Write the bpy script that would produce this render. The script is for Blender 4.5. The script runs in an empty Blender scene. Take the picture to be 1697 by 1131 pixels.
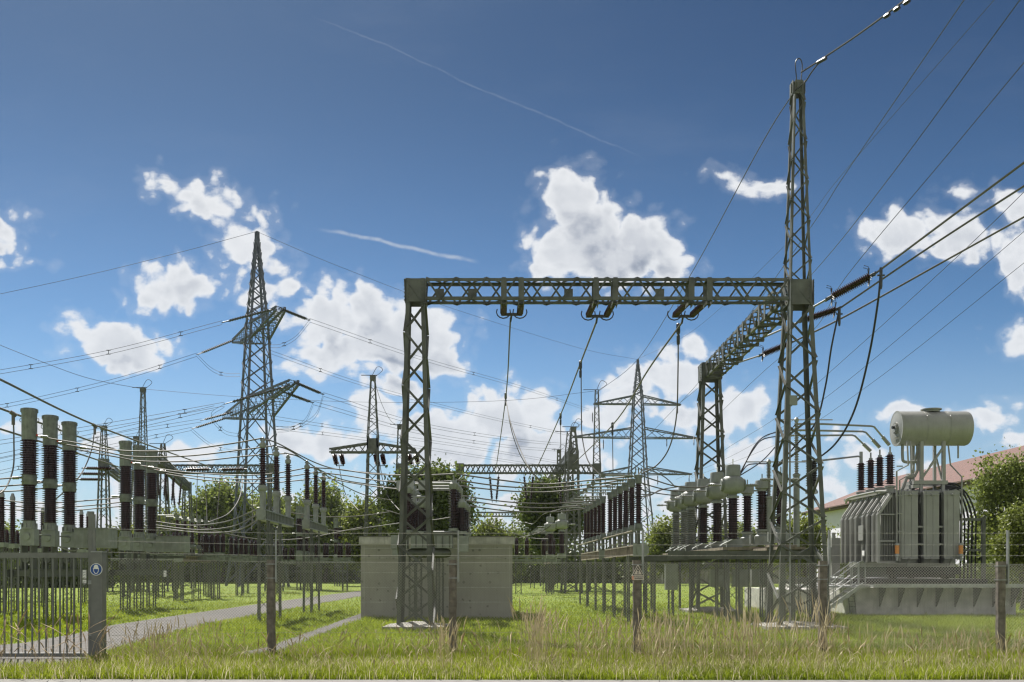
import bpy, math, random
import numpy as np
from mathutils import Vector as V
R = math.radians
rnd = random.Random(7)
scene = bpy.context.scene
col = scene.collection
# ------------------------------------------------------------------ camera frame: eye 1.9 m, horizon row 945, focal 1670 px
F, CX, HY, H = 1670.0, 848.5, 945.0, 1.9
def P(px, py, d): return V(((px - CX) * d / F, d, H + (HY - py) * d / F))
def PX(px, d): return (px - CX) * d / F
def PZ(py, d): return H + (HY - py) * d / F
def gd(py): return F * H / (py - HY)
def G(px, py, z=0.0):
    d = F * (H - z) / (py - HY); return V(((px - CX) * d / F, d, z))
cam = bpy.data.cameras.new('camera'); co = bpy.data.objects.new('camera', cam); col.objects.link(co)
co.location = (0, 0, H); co.rotation_euler = (R(90), 0, 0)
cam.sensor_width = 36; cam.lens = 36 * F / 1697; cam.shift_y = (HY - 565.5) / 1697; cam.clip_end = 6000; cam.clip_start = .1
scene.camera = co
# ------------------------------------------------------------------ materials
def nodes(m):
    m.use_nodes = True; nt = m.node_tree; nt.nodes.clear(); return nt
def link(nt, a, b): nt.links.new(a, b)
def mat(name, c, rough=.6, metal=0., var=.25, scale=6., bump=0., bscale=40., streak=0., dark=(.05, .045, .04), island=0., spec=.5, transl=0., c2=None):
    m = bpy.data.materials.new(name); nt = nodes(m); N = nt.nodes.new
    out = N('ShaderNodeOutputMaterial'); b = N('ShaderNodeBsdfPrincipled')
    b.inputs['Roughness'].default_value = rough; b.inputs['Metallic'].default_value = metal
    b.inputs['Specular IOR Level'].default_value = spec
    tc = N('ShaderNodeTexCoord'); nz = N('ShaderNodeTexNoise'); nz.inputs['Scale'].default_value = scale; nz.inputs['Detail'].default_value = 5
    link(nt, tc.outputs['Object'], nz.inputs['Vector'])
    mx = N('ShaderNodeMix'); mx.data_type = 'RGBA'
    ca = c2 or tuple(min(1, x * (1 + var)) for x in c); cb = tuple(x * (1 - var) for x in c)
    mx.inputs['A'].default_value = (*cb, 1); mx.inputs['B'].default_value = (*ca, 1)
    cr = N('ShaderNodeMapRange'); cr.inputs['From Min'].default_value = .32; cr.inputs['From Max'].default_value = .68
    link(nt, nz.outputs['Fac'], cr.inputs['Value']); fac = cr.outputs['Result']
    if island:
        ge = N('ShaderNodeNewGeometry'); ml = N('ShaderNodeMath'); ml.operation = 'MULTIPLY_ADD'
        ml.inputs[1].default_value = island; link(nt, ge.outputs['Random Per Island'], ml.inputs[0])
        m2 = N('ShaderNodeMath'); m2.operation = 'MULTIPLY'; m2.inputs[1].default_value = 1 - island; link(nt, fac, m2.inputs[0]); link(nt, m2.outputs[0], ml.inputs[2]); fac = ml.outputs[0]
    link(nt, fac, mx.inputs['Factor']); cout = mx.outputs['Result']
    if streak:
        mp = N('ShaderNodeMapping'); mp.inputs['Scale'].default_value = (9, 9, .8); link(nt, tc.outputs['Object'], mp.inputs['Vector'])
        n2 = N('ShaderNodeTexNoise'); n2.inputs['Scale'].default_value = 1.5; n2.inputs['Detail'].default_value = 6; link(nt, mp.outputs[0], n2.inputs['Vector'])
        r2 = N('ShaderNodeMapRange'); r2.inputs['From Min'].default_value = .5; r2.inputs['From Max'].default_value = .75; r2.inputs['To Max'].default_value = streak
        link(nt, n2.outputs['Fac'], r2.inputs['Value'])
        m3 = N('ShaderNodeMix'); m3.data_type = 'RGBA'; m3.inputs['B'].default_value = (*dark, 1)
        link(nt, r2.outputs['Result'], m3.inputs['Factor']); link(nt, cout, m3.inputs['A']); cout = m3.outputs['Result']
    link(nt, cout, b.inputs['Base Color'])
    if bump:
        n3 = N('ShaderNodeTexNoise'); n3.inputs['Scale'].default_value = bscale; n3.inputs['Detail'].default_value = 4; link(nt, tc.outputs['Object'], n3.inputs['Vector'])
        bp = N('ShaderNodeBump'); bp.inputs['Strength'].default_value = bump; bp.inputs['Distance'].default_value = .02; link(nt, n3.outputs['Fac'], bp.inputs['Height']); link(nt, bp.outputs[0], b.inputs['Normal'])
    sh = b.outputs[0]
    if transl:
        tr = N('ShaderNodeBsdfTranslucent'); link(nt, cout, tr.inputs['Color']); ms = N('ShaderNodeMixShader'); ms.inputs[0].default_value = transl
        link(nt, sh, ms.inputs[1]); link(nt, tr.outputs[0], ms.inputs[2]); sh = ms.outputs[0]
    link(nt, sh, out.inputs['Surface']); return m
M = {}
M['steel'] = mat('painted_lattice_steel', (.088, .094, .082), .55, 0, .35, 2.2, streak=.5, dark=(.09, .08, .055))
M['galv'] = mat('galvanised_steel', (.30, .31, .31), .45, .5, .2, 5)
M['pylon'] = mat('weathered_pylon_steel', (.095, .105, .135), .6, .1, .2, 2)
M['porc'] = mat('brown_glazed_porcelain', (.036, .013, .013), .25, 0, .3, 3, spec=.5)
M['porcg'] = mat('grey_glazed_porcelain', (.24, .24, .22), .3, 0, .15, 3)
M['equip'] = mat('grey_green_equipment_paint', (.225, .242, .22), .45, 0, .15, 4, streak=.45, dark=(.16, .17, .13))
M['head'] = mat('weathered_metal_head', (.145, .16, .14), .5, .05, .3, 5, streak=.55, dark=(.25, .27, .24))
M['trafo'] = mat('transformer_grey_paint', (.265, .268, .25), .42, 0, .12, 1.5, streak=.4, dark=(.2, .2, .17))
M['trafo_shade'] = mat('radiator_gap_shade', (.05, .05, .05), .7)  # near-black colour standing in for shade between radiator parts
M['cable'] = mat('aged_aluminium_cable', (.11, .105, .095), .65, .1, .15, 1)
M['wire'] = mat('dark_line_wire', (.05, .053, .06), .5, .3, .1, 1)
M['tube'] = mat('aluminium_tube', (.28, .29, .28), .4, .6, .1, 1)
M['black'] = mat('black_rubber_and_shade', (.012, .012, .013), .4)
M['conc'] = mat('weathered_concrete', (.44, .43, .41), .85, 0, .25, 2.5, bump=.4, bscale=30, streak=.4, dark=(.16, .15, .13))
M['pad'] = mat('mossy_concrete_pad', (.24, .23, .20), .9, 0, .35, 3, bump=.4, bscale=30)
M['post'] = mat('rough_concrete_post', (.185, .162, .14), .9, 0, .35, 9, bump=.9, bscale=60, streak=.5, dark=(.10, .075, .06))
M['gate'] = mat('grey_gate_paint', (.16, .165, .155), .5, .1, .12, 6)
M['link'] = mat('galvanised_mesh_wire', (.35, .34, .31), .5, .2, .1, 1)
M['white'] = mat('white_sign_face', (.78, .78, .76), .5, 0, .03, 4)
M['blue'] = mat('blue_sign_face', (.02, .075, .28), .5, 0, .05, 4)
M['pink'] = mat('faded_sign_face', (.62, .55, .50), .5, 0, .08, 20)
M['orange'] = mat('orange_sign_strip', (.70, .33, .22), .5, 0, .08, 20)
M['ink'] = mat('black_sign_ink', (.02, .018, .018), .6)
M['gel'] = mat('orange_silica_gel', (.62, .26, .07), .4, 0, .2, 30)
M['red'] = mat('red_marker', (.6, .06, .02), .5)
M['stucco'] = mat('white_house_render', (.74, .72, .86), .85, 0, .04, 1)
M['soffit'] = mat('dark_eave_timber', (.10, .07, .05), .8)
M['tile'] = mat('red_roof_tile', (.115, .05, .038), .8, 0, .3, 5)
M['asphalt'] = mat('old_grey_asphalt', (.085, .080, .073), .92, 0, .18, 2.5, bump=.5, bscale=90, c2=(.12, .112, .102))
M['slab'] = mat('pale_kerb_paving', (.17, .165, .15), .9, 0, .2, 6, bump=.4, bscale=60)
M['bark'] = mat('tree_bark', (.10, .085, .065), .9, 0, .3, 5)
M['leafd'] = mat('dark_green_leaves', (.065, .095, .024), .55, 0, .35, .6, island=.7, transl=.4, c2=(.155, .20, .05))
M['leafm'] = mat('mid_green_leaves', (.11, .155, .03), .55, 0, .35, .6, island=.7, transl=.42, c2=(.27, .32, .075))
M['leafl'] = mat('yellow_green_leaves', (.11, .15, .025), .55, 0, .35, .6, island=.7, transl=.45, c2=(.26, .30, .06))
M['grass'] = mat('short_green_grass', (.155, .22, .016), .6, 0, .3, .35, island=.55, transl=.5, c2=(.35, .41, .035), spec=.25)
M['dry'] = mat('dry_golden_grass', (.56, .46, .29), .7, 0, .3, 1, island=.75, transl=.4, c2=(.80, .72, .52), spec=.25)
M['dryb'] = mat('brown_seed_stalks', (.38, .29, .18), .7, 0, .3, 1, island=.75, transl=.35, c2=(.62, .49, .31), spec=.25)
M['wood'] = mat('weathered_planks', (.25, .24, .22), .9, 0, .3, 3, streak=.4)
M['deck'] = mat('rusty_deck_edge', (.22, .19, .14), .8, 0, .3, 4, streak=.4)
# building wall: cast pits and panel joints
def pit_mat():
    m = mat('cast_concrete_with_pits', (.33, .32, .285), .85, 0, .10, 1.2, streak=.2, dark=(.15, .15, .13))
    nt = m.node_tree; N = nt.nodes.new; b = [n for n in nt.nodes if n.type == 'BSDF_PRINCIPLED'][0]
    src = b.inputs['Base Color'].links[0].from_socket
    tc = N('ShaderNodeTexCoord'); vo = N('ShaderNodeTexVoronoi'); vo.inputs['Scale'].default_value = 3.0; vo.inputs['Randomness'].default_value = .45; link(nt, tc.outputs['Object'], vo.inputs['Vector'])
    mr = N('ShaderNodeMapRange'); mr.inputs['From Min'].default_value = .17; mr.inputs['From Max'].default_value = .12; mr.inputs['To Max'].default_value = .5; link(nt, vo.outputs['Distance'], mr.inputs['Value'])
    mx = N('ShaderNodeMix'); mx.data_type = 'RGBA'; mx.inputs['B'].default_value = (.06, .06, .055, 1); link(nt, src, mx.inputs['A']); link(nt, mr.outputs['Result'], mx.inputs['Factor'])
    link(nt, mx.outputs['Result'], b.inputs['Base Color']); return m
M['pits'] = pit_mat()
def tile_mat():
    m = M['tile']; nt = m.node_tree; N = nt.nodes.new; b = [n for n in nt.nodes if n.type == 'BSDF_PRINCIPLED'][0]
    tc = N('ShaderNodeTexCoord'); w = N('ShaderNodeTexWave'); w.bands_direction = 'Z'; w.wave_profile = 'SAW'; w.inputs['Scale'].default_value = 2.2; link(nt, tc.outputs['Object'], w.inputs['Vector'])
    w2 = N('ShaderNodeTexWave'); w2.bands_direction = 'Y'; w2.inputs['Scale'].default_value = 1.2; link(nt, tc.outputs['Object'], w2.inputs['Vector'])
    a = N('ShaderNodeMath'); a.operation = 'ADD'; link(nt, w.outputs['Fac'], a.inputs[0]); link(nt, w2.outputs['Fac'], a.inputs[1])
    bp = N('ShaderNodeBump'); bp.inputs['Distance'].default_value = .06; bp.inputs['Strength'].default_value = .8; link(nt, a.outputs[0], bp.inputs['Height']); link(nt, bp.outputs[0], b.inputs['Normal'])
tile_mat()
def ground_mat():
    m = bpy.data.materials.new('meadow_ground'); nt = nodes(m); N = nt.nodes.new
    out = N('ShaderNodeOutputMaterial'); b = N('ShaderNodeBsdfPrincipled'); b.inputs['Roughness'].default_value = .9; b.inputs['Specular IOR Level'].default_value = .15
    tc = N('ShaderNodeTexCoord')
    def nz(s, d=6):
        n = N('ShaderNodeTexNoise'); n.inputs['Scale'].default_value = s; n.inputs['Detail'].default_value = d; link(nt, tc.outputs['Object'], n.inputs['Vector']); return n.outputs['Fac']
    def ramp(f, a, b_, lo, hi):
        r = N('ShaderNodeMapRange'); r.inputs['From Min'].default_value = lo; r.inputs['From Max'].default_value = hi; link(nt, f, r.inputs['Value'])
        x = N('ShaderNodeMix'); x.data_type = 'RGBA'
        for k, c in (('A', a), ('B', b_)):
            if isinstance(c, tuple): x.inputs[k].default_value = (*c, 1)
            else: link(nt, c, x.inputs[k])
        link(nt, r.outputs['Result'], x.inputs['Factor']); return x.outputs['Result']
    c = ramp(nz(9, 8), (.11, .17, .014), (.24, .31, .032), .35, .65)
    c = ramp(nz(.35, 5), c, (.25, .27, .06), .52, .72)
    c = ramp(nz(.12, 4), c, (.16, .22, .035), .45, .65)
    link(nt, c, b.inputs['Base Color'])
    bp = N('ShaderNodeBump'); bp.inputs['Distance'].default_value = .08; bp.inputs['Strength'].default_value = 1; link(nt, nz(16, 8), bp.inputs['Height']); link(nt, bp.outputs[0], b.inputs['Normal'])
    link(nt, b.outputs[0], out.inputs['Surface']); return m
M['ground'] = ground_mat()
# ------------------------------------------------------------------ mesh builder
class MB:
    def __init__(s): s.v = []; s.f = []
    def prism(s, p0, p1, a, b):
        n = len(s.v); a = a / 2; b = b / 2
        for p in (p0, p1): s.v += [p - a - b, p + a - b, p + a + b, p - a + b]
        s.f += [(n, n + 3, n + 2, n + 1), (n + 4, n + 5, n + 6, n + 7)] + [(n + i, n + (i + 1) % 4, n + 4 + (i + 1) % 4, n + 4 + i) for i in range(4)]
        return s
    def bar(s, p0, p1, w, h=None, up=None):
        p0 = V(p0); p1 = V(p1); d = (p1 - p0).normalized(); up = V(up) if up is not None else (V((0, 0, 1)) if abs(d.z) < .9 else V((0, 1, 0)))
        a = d.cross(up).normalized(); b = a.cross(d).normalized(); return s.prism(p0, p1, a * w, b * (h or w))
    def box(s, x0, x1, y0, y1, z0, z1):
        return s.prism(V(((x0 + x1) / 2, (y0 + y1) / 2, z0)), V(((x0 + x1) / 2, (y0 + y1) / 2, z1)), V((x1 - x0, 0, 0)), V((0, y1 - y0, 0)))
    def tube(s, pts, r, n=6, cap=True):
        pts = [V(p) for p in pts]; base = len(s.v); m = len(pts); prev = None
        for i, p in enumerate(pts):
            d = (pts[min(i + 1, m - 1)] - pts[max(i - 1, 0)])
            d = d.normalized() if d.length > 1e-9 else V((0, 0, 1))
            if prev is None: prev = V((0, 0, 1)) if abs(d.z) < .95 else V((0, 1, 0))
            a = (prev - d * prev.dot(d)).normalized(); prev = a; b = d.cross(a)
            rr = r[i] if isinstance(r, (list, tuple)) else r
            for k in range(n):
                t = 2 * math.pi * k / n; s.v.append(p + a * math.cos(t) * rr + b * math.sin(t) * rr)
        for i in range(m - 1):
            for k in range(n): s.f.append((base + i * n + k, base + i * n + (k + 1) % n, base + (i + 1) * n + (k + 1) % n, base + (i + 1) * n + k))
        if cap: s.f.append(tuple(base + k for k in range(n))[::-1]); s.f.append(tuple(base + (m - 1) * n + k for k in range(n)))
        return s
    def lathe(s, prof, n=16, o=(0, 0, 0), axis=(0, 0, 1)):
        o = V(o); ax = V(axis).normalized(); a = (V((1, 0, 0)) if abs(ax.x) < .9 else V((0, 1, 0))); a = (a - ax * a.dot(ax)).normalized(); b = ax.cross(a); base = len(s.v)
        for r, z in prof:
            for k in range(n):
                t = 2 * math.pi * k / n; s.v.append(o + ax * z + (a * math.cos(t) + b * math.sin(t)) * max(r, .0005))
        for i in range(len(prof) - 1):
            for k in range(n): s.f.append((base + i * n + k, base + i * n + (k + 1) % n, base + (i + 1) * n + (k + 1) % n, base + (i + 1) * n + k))
        s.f.append(tuple(base + k for k in range(n))[::-1]); s.f.append(tuple(base + (len(prof) - 1) * n + k for k in range(n)))
        return s
    def poly(s, pts, th, dirv=(0, 1, 0)):     # extruded polygon
        d = V(dirv) * th; n = len(s.v); k = len(pts); s.v += [V(p) for p in pts] + [V(p) + d for p in pts]
        s.f += [tuple(range(n, n + k)), tuple(range(n + k, n + 2 * k))[::-1]] + [(n + i, n + k + i, n + k + (i + 1) % k, n + (i + 1) % k) for i in range(k)]; return s
    def build(s, name, m, parent=None, smooth=False, off=None):
        me = bpy.data.meshes.new(name); o0 = V(off) if off is not None else V((0, 0, 0))
        me.from_pydata([tuple(p - o0) for p in s.v], [], s.f); me.materials.append(M[m]); me.validate()
        if smooth: me.shade_smooth(); me.set_sharp_from_angle(angle=R(38))
        ob = bpy.data.objects.new(name, me); col.objects.link(ob); ob.parent = parent
        if parent is None: ob.location = o0
        return ob
def npmesh(name, verts, faces_tri, m, loc=(0, 0, 0), nper=3):
    me = bpy.data.meshes.new(name); nv = len(verts); nf = len(faces_tri)
    me.vertices.add(nv); me.vertices.foreach_set('co', verts.astype(np.float32).ravel())
    me.loops.add(nf * nper); me.loops.foreach_set('vertex_index', faces_tri.astype(np.int32).ravel())
    me.polygons.add(nf); me.polygons.foreach_set('loop_start', np.arange(0, nf * nper, nper, dtype=np.int32)); me.polygons.foreach_set('loop_total', np.full(nf, nper, dtype=np.int32))
    me.update(calc_edges=True); me.validate(); me.materials.append(M[m])
    o = bpy.data.objects.new(name, me); col.objects.link(o); o.location = loc; return o
def tag(o, label=None, cat=None, group=None, kind=None):
    if label: o['label'] = label
    if cat: o['category'] = cat
    if group: o['group'] = group
    if kind: o['kind'] = kind
    return o
def empty(name, loc, label, cat, group=None, rz=0):
    o = bpy.data.objects.new(name, None); col.objects.link(o); o.location = loc; o.rotation_euler = (0, 0, rz); o.empty_display_size = .2
    return tag(o, label, cat, group)
def copy_tree(o, parent=None):
    c = o.copy(); col.objects.link(c); c.parent = parent
    for ch in [k for k in col.objects if k.parent == o]: copy_tree(ch, c)
    return c
def dup(root, loc, label, rz=None):
    c = copy_tree(root); c.location = loc; c['label'] = label
    if rz is not None: c.rotation_euler = (0, 0, rz)
    return c
def spl(pts, n=8):
    pts = [V(p) for p in pts]
    if len(pts) == 2: return [pts[0].lerp(pts[1], t / n) for t in range(n + 1)]
    q = [pts[0] * 2 - pts[1]] + pts + [pts[-1] * 2 - pts[-2]]; out = []
    for i in range(1, len(q) - 2):
        a, b, c, d = q[i - 1], q[i], q[i + 1], q[i + 2]
        for k in range(n):
            t = k / n; out.append(.5 * ((2 * b) + (c - a) * t + (2 * a - 5 * b + 4 * c - d) * t * t + (3 * b - a - 3 * c + d) * t ** 3))
    return out + [pts[-1]]
# ------------------------------------------------------------------ lattice work
def st(cx, cy, hx, hy, z): return [V((cx - hx, cy - hy, z)), V((cx + hx, cy - hy, z)), V((cx + hx, cy + hy, z)), V((cx - hx, cy + hy, z))]
def lat(stations, ratio0, lw0, bw0, t=.012, style='Z', flange=True, L=True):
    legs = [MB() for _ in range(4)]; faces = [MB() for _ in range(4)]; cnt = 0
    for k in range(len(stations) - 1):
        A, B = stations[k], stations[k + 1]
        ratio, lw, bw = [q[min(k, len(q) - 1)] if isinstance(q, (list, tuple)) else q for q in (ratio0, lw0, bw0)]
        cen = (sum(A, V()) + sum(B, V())) / 8
        for i in range(4):
            u = (A[(i + 1) % 4] - A[i]).normalized(); w = (A[(i - 1) % 4] - A[i]).normalized()
            if L:
                legs[i].prism(A[i] + u * lw / 2 + w * t / 2, B[i] + u * lw / 2 + w * t / 2, u * lw, w * t)
                legs[i].prism(A[i] + w * (lw + t) / 2 + u * t / 2, B[i] + w * (lw + t) / 2 + u * t / 2, w * (lw - t), u * t)
            else: legs[i].prism(A[i] + (u + w) * lw / 2, B[i] + (u + w) * lw / 2, u * lw, w * lw)
        h = (sum(B, V()) / 4 - sum(A, V()) / 4).length
        wd = ((A[1] - A[0]).length + (B[1] - B[0]).length) / 2
        n = max(1, round(h / (ratio * wd)))
        for j in range(n):
            C0 = [A[i].lerp(B[i], j / n) for i in range(4)]; C1 = [A[i].lerp(B[i], (j + 1) / n) for i in range(4)]
            for i in range(4):
                a0, b0, a1, b1 = C0[i], C0[(i + 1) % 4], C1[i], C1[(i + 1) % 4]
                mid = (a0 + b0 + a1 + b1) / 4; al = (a1 - a0).normalized(); ac = (b0 - a0).normalized(); nn = al.cross(ac).normalized()
                if nn.dot(mid - cen) < 0: nn = -nn
                prs = []
                if style == 'X': prs = [(a0, b1, 1), (b0, a1, 2)]
                else: prs = [(a0, b1, 1)] if (cnt + i) % 2 else [(b0, a1, 1)]
                for (p, q, lay) in prs:
                    d = (q - p).normalized(); ip = nn.cross(d).normalized(); g = bw * .55
                    p2 = p + d * g; q2 = q - d * g; o = nn * (t * .5 + .003 + (lay - 1) * (t + .003))
                    faces[i].prism(p2 + o, q2 + o, ip * bw, nn * t)
                    if flange and lay == 1: faces[i].prism(p2 + nn * (t + .004 + bw * .31) + ip * (bw / 2 - t / 2), q2 + nn * (t + .004 + bw * .31) + ip * (bw / 2 - t / 2), ip * t, nn * bw * .62)
            cnt += 1
    return legs, faces
def lat_part(parent, name, stations, ratio, lw, bw, m='steel', legname='leg', off=None, **k):
    """one part: its bracing mesh, with the four corner angles as sub-parts"""
    legs, faces = lat(stations, ratio, lw, bw, **k)
    b = MB()
    for f in faces:
        n = len(b.v); b.v += f.v; b.f += [tuple(i + n for i in q) for q in f.f]
    o = b.build(name, m, parent, off=off)
    if off is not None and parent is not None: pass
    for l in legs: l.build(legname, m, o, off=off)
    return o
def lat_thing(root, stations, ratio, lw, bw, m='steel', off=None, **k):
    legs, faces = lat(stations, ratio, lw, bw, **k)
    for l in legs: l.build('leg', m, root, off=off)
    for f in faces: f.build('face_bracing', m, root, off=off)
def sheds(z0, z1, rc, rs, n):
    p = (z1 - z0) / n; out = []
    for i in range(n):
        z = z0 + i * p; out += [(rc, z + .02 * p), (rs, z + .30 * p), (rs, z + .38 * p), (rc, z + .62 * p)]
    return out + [(rc, z1)]
# ------------------------------------------------------------------ lighting and world
S = V((-.42, .90, 1.12)).normalized()
sl = bpy.data.lights.new('sun', 'SUN'); sl.energy = 5.0; sl.angle = R(.53); sl.color = (1, .95, .88)
so = bpy.data.objects.new('sun', sl); col.objects.link(so); so.rotation_euler = (-S).to_track_quat('-Z', 'Y').to_euler()
def world():
    w = bpy.data.worlds.new('World'); scene.world = w; w.use_nodes = True; nt = w.node_tree; nt.nodes.clear(); N = nt.nodes.new
    out = N('ShaderNodeOutputWorld'); bg = N('ShaderNodeBackground'); bg.inputs['Strength'].default_value = .1
    sky = N('ShaderNodeTexSky'); sky.sky_type = 'NISHITA'; sky.sun_disc = False; sky.sun_elevation = math.asin(S.z); sky.sun_rotation = math.atan2(S.x, S.y)
    sky.air_density = 1.0; sky.dust_density = .6; sky.ozone_density = 2.5; sky.altitude = 100
    def ma(op, a, b=None, c=None, cl=False):
        n = N('ShaderNodeMath'); n.operation = op; n.use_clamp = cl
        for i, x in enumerate((a, b, c)):
            if x is None: continue
            if isinstance(x, (int, float)): n.inputs[i].default_value = x
            else: link(nt, x, n.inputs[i])
        return n.outputs[0]
    def vm(op, a, b=None, c=None):
        n = N('ShaderNodeVectorMath'); n.operation = op
        for i, x in enumerate((a, b, c)):
            if x is None: continue
            if isinstance(x, (tuple, V)): n.inputs[i].default_value = tuple(x)
            else: link(nt, x, n.inputs[i])
        return n.outputs['Value'] if op in ('LENGTH', 'DOT_PRODUCT', 'DISTANCE') else n.outputs['Vector']
    def mr(v, a, b, c=0., d=1., sm=True):
        n = N('ShaderNodeMapRange'); n.interpolation_type = 'SMOOTHSTEP' if sm else 'LINEAR'
        for k, x in (('From Min', a), ('From Max', b), ('To Min', c), ('To Max', d)): n.inputs[k].default_value = x
        link(nt, v, n.inputs['Value']); return n.outputs['Result']
    def noise(v, s, d, rough=.55, lac=2.):
        n = N('ShaderNodeTexNoise'); n.inputs['Scale'].default_value = s; n.inputs['Detail'].default_value = d; n.inputs['Roughness'].default_value = rough; link(nt, v, n.inputs['Vector']); return n
    def mixc(f, a, b):
        x = N('ShaderNodeMix'); x.data_type = 'RGBA'
        link(nt, f, x.inputs['Factor'])
        for k, c in (('A', a), ('B', b)):
            if isinstance(c, tuple): x.inputs[k].default_value = (*c, 1)
            else: link(nt, c, x.inputs[k])
        return x.outputs['Result']
    tc = N('ShaderNodeTexCoord'); d = tc.outputs['Generated']
    sx = N('ShaderNodeSeparateXYZ'); link(nt, d, sx.inputs[0])
    ay = ma('MAXIMUM', ma('ABSOLUTE', sx.outputs['Y']), .08)
    cb = N('ShaderNodeCombineXYZ'); link(nt, ma('DIVIDE', sx.outputs['X'], ay), cb.inputs[0]); link(nt, ma('DIVIDE', sx.outputs['Z'], ay), cb.inputs[1]); uv = cb.outputs[0]
    blobs = [(1012, 420, 118, 68), (930, 420, 66, 50), (985, 395, 80, 60), (975, 368, 66, 48), (950, 335, 62, 50), (1070, 395, 74, 58), (910, 400, 36, 34), (942, 302, 30, 22), (925, 395, 48, 40), (1105, 425, 55, 42), (1000, 450, 100, 30),
             (0, 368, 58, 38), (22, 431, 36, 8), (268, 305, 30, 20), (340, 338, 58, 36), (425, 350, 45, 20), (410, 402, 46, 44), (300, 468, 72, 36), (250, 488, 36, 24),
             (200, 572, 92, 42), (150, 556, 48, 34), (230, 590, 60, 26), (445, 478, 52, 38), (545, 525, 74, 60), (625, 508, 74, 46), (650, 562, 116, 62), (545, 590, 76, 40), (715, 598, 62, 40), (455, 440, 34, 30),
             (605, 692, 62, 38), (480, 735, 60, 26), (852, 642, 34, 16), (1242, 305, 62, 17), (1200, 296, 26, 12), (1497, 388, 74, 40), (1590, 392, 84, 38), (1672, 345, 48, 34), (1692, 440, 36, 60), (1688, 545, 30, 28),
             (1585, 318, 36, 12), (1640, 690, 58, 26), (1512, 690, 60, 14), (1150, 572, 44, 24), (1110, 626, 84, 46), (1040, 650, 56, 44), (1235, 682, 74, 40), (1000, 690, 52, 26),
             (845, 695, 90, 62), (730, 735, 130, 56), (900, 752, 130, 50), (1150, 690, 60, 40), (1240, 745, 60, 26), (1420, 760, 56, 24), (560, 740, 64, 30), (300, 752, 56, 20), (50, 712, 60, 18), (160, 735, 60, 20), (1690, 735, 40, 18), (1400,735,40,14), (660, 640, 60, 26)]
    def field(p):
        acc = None
        for (x, y, rx, ry) in blobs:
            k = V((F / rx, F / ry, 0)); c = V(((x - CX) / rx, (HY - y) / ry, 0))
            l = vm('LENGTH', vm('MULTIPLY_ADD', p, k, -c)); sc = (rx * ry) ** .5 / 26; sc = min(sc, 3.2); v = ma('MULTIPLY_ADD', l, -sc, sc)
            acc = v if acc is None else ma('SMOOTH_MAX', acc, v, .35)
        return acc
    ng = []
    def total(p):
        nw = noise(p, 9, 3); w1 = vm('MULTIPLY_ADD', vm('SUBTRACT', nw.outputs['Color'], (.5, .5, .5)), (.06, .05, 0), p)
        f = ma('MAXIMUM', field(w1), -2.6)
        n1 = noise(vm('MULTIPLY', w1, (1, 1.25, 1)), 22, 8, .6).outputs['Fac']; n2 = noise(vm('MULTIPLY', p, (1, 1.3, 1)), 75, 7, .62).outputs['Fac']
        nn = ma('ADD', ma('MULTIPLY', ma('SUBTRACT', n1, .5), 3.6), ma('MULTIPLY', ma('SUBTRACT', n2, .5), 1.9))
        def vor(v, s):
            n = N('ShaderNodeTexVoronoi'); n.voronoi_dimensions = '2D'; n.feature = 'SMOOTH_F1'; n.inputs['Scale'].default_value = s; n.inputs['Smoothness'].default_value = .25; link(nt, v, n.inputs['Vector']); return n.outputs['Distance']
        nn = ma('ADD', ma('MULTIPLY', nn, .66), ma('ADD', ma('MULTIPLY', ma('SUBTRACT', .44, vor(w1, 34)), 1.7), ma('MULTIPLY', ma('SUBTRACT', .42, vor(w1, 72)), 1.0)))
        # low fair-weather field toward the horizon
        lowm = mr(sx.outputs['Z'], .22, .02, 0., 1.); ln = noise(vm('MULTIPLY', p, (1, 2.4, 1)), 5.5, 7, .55).outputs['Fac']
        low = ma('SUBTRACT', ma('ADD', ma('MULTIPLY', ma('SUBTRACT', ln, .5), 6.), ma('MULTIPLY', lowm, 4.6)), 3.6)
        f2 = ma('SMOOTH_MAX', f, low, .2)
        return ma('ADD', f2, nn), nn
    F0, n0 = total(uv); F1, _ = total(vm('ADD', uv, (-.008, .026, 0)))
    mask = mr(F0, -.1, .8)
    soft = mr(F0, -.8, .3, 0, .12)
    mask = ma('MAXIMUM', mask, soft)
    lit = mr(ma('SUBTRACT', F0, F1), -.9, .9)          # denser than what lies sunward: sunlit rim
    thick = ma('MULTIPLY', mr(F0, .4, 2.3), mr(noise(uv, 13, 6).outputs['Fac'], .36, .62, .45, 1.08))
    grey = ma('MULTIPLY', ma('MULTIPLY_ADD', thick, .95, .05), ma('SUBTRACT', 1.0, ma('MULTIPLY', lit, .6)))
    hz = mr(sx.outputs['Z'], .40, .10, 0., 1.)
    cc = mixc(grey, (4.7, 4.8, 4.95), (1.15, 1.42, 1.95))
    cc = mixc(ma('MULTIPLY', hz, .35), cc, (4.0, 4.3, 4.7))
    # clear sky: real sky model, graded like a polarised exposure
    g = N('ShaderNodeGamma'); g.inputs[1].default_value = 1.15; link(nt, sky.outputs[0], g.inputs[0])
    tint = N('ShaderNodeMix'); tint.data_type = 'RGBA'; tint.blend_type = 'MULTIPLY'; tint.inputs['Factor'].default_value = 1; tint.inputs['B'].default_value = (.24, .325, .38, 1); link(nt, g.outputs[0], tint.inputs['A'])
    pol = N('ShaderNodeMix'); pol.data_type = 'RGBA'; pol.blend_type = 'MULTIPLY'; pol.inputs['Factor'].default_value = 1; link(nt, tint.outputs['Result'], pol.inputs['A'])
    link(nt, mixc(mr(sx.outputs['Z'], .08, .50), (1., 1., 1.), (.45, .45, .46)), pol.inputs['B']); skyc = pol.outputs['Result']
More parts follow.
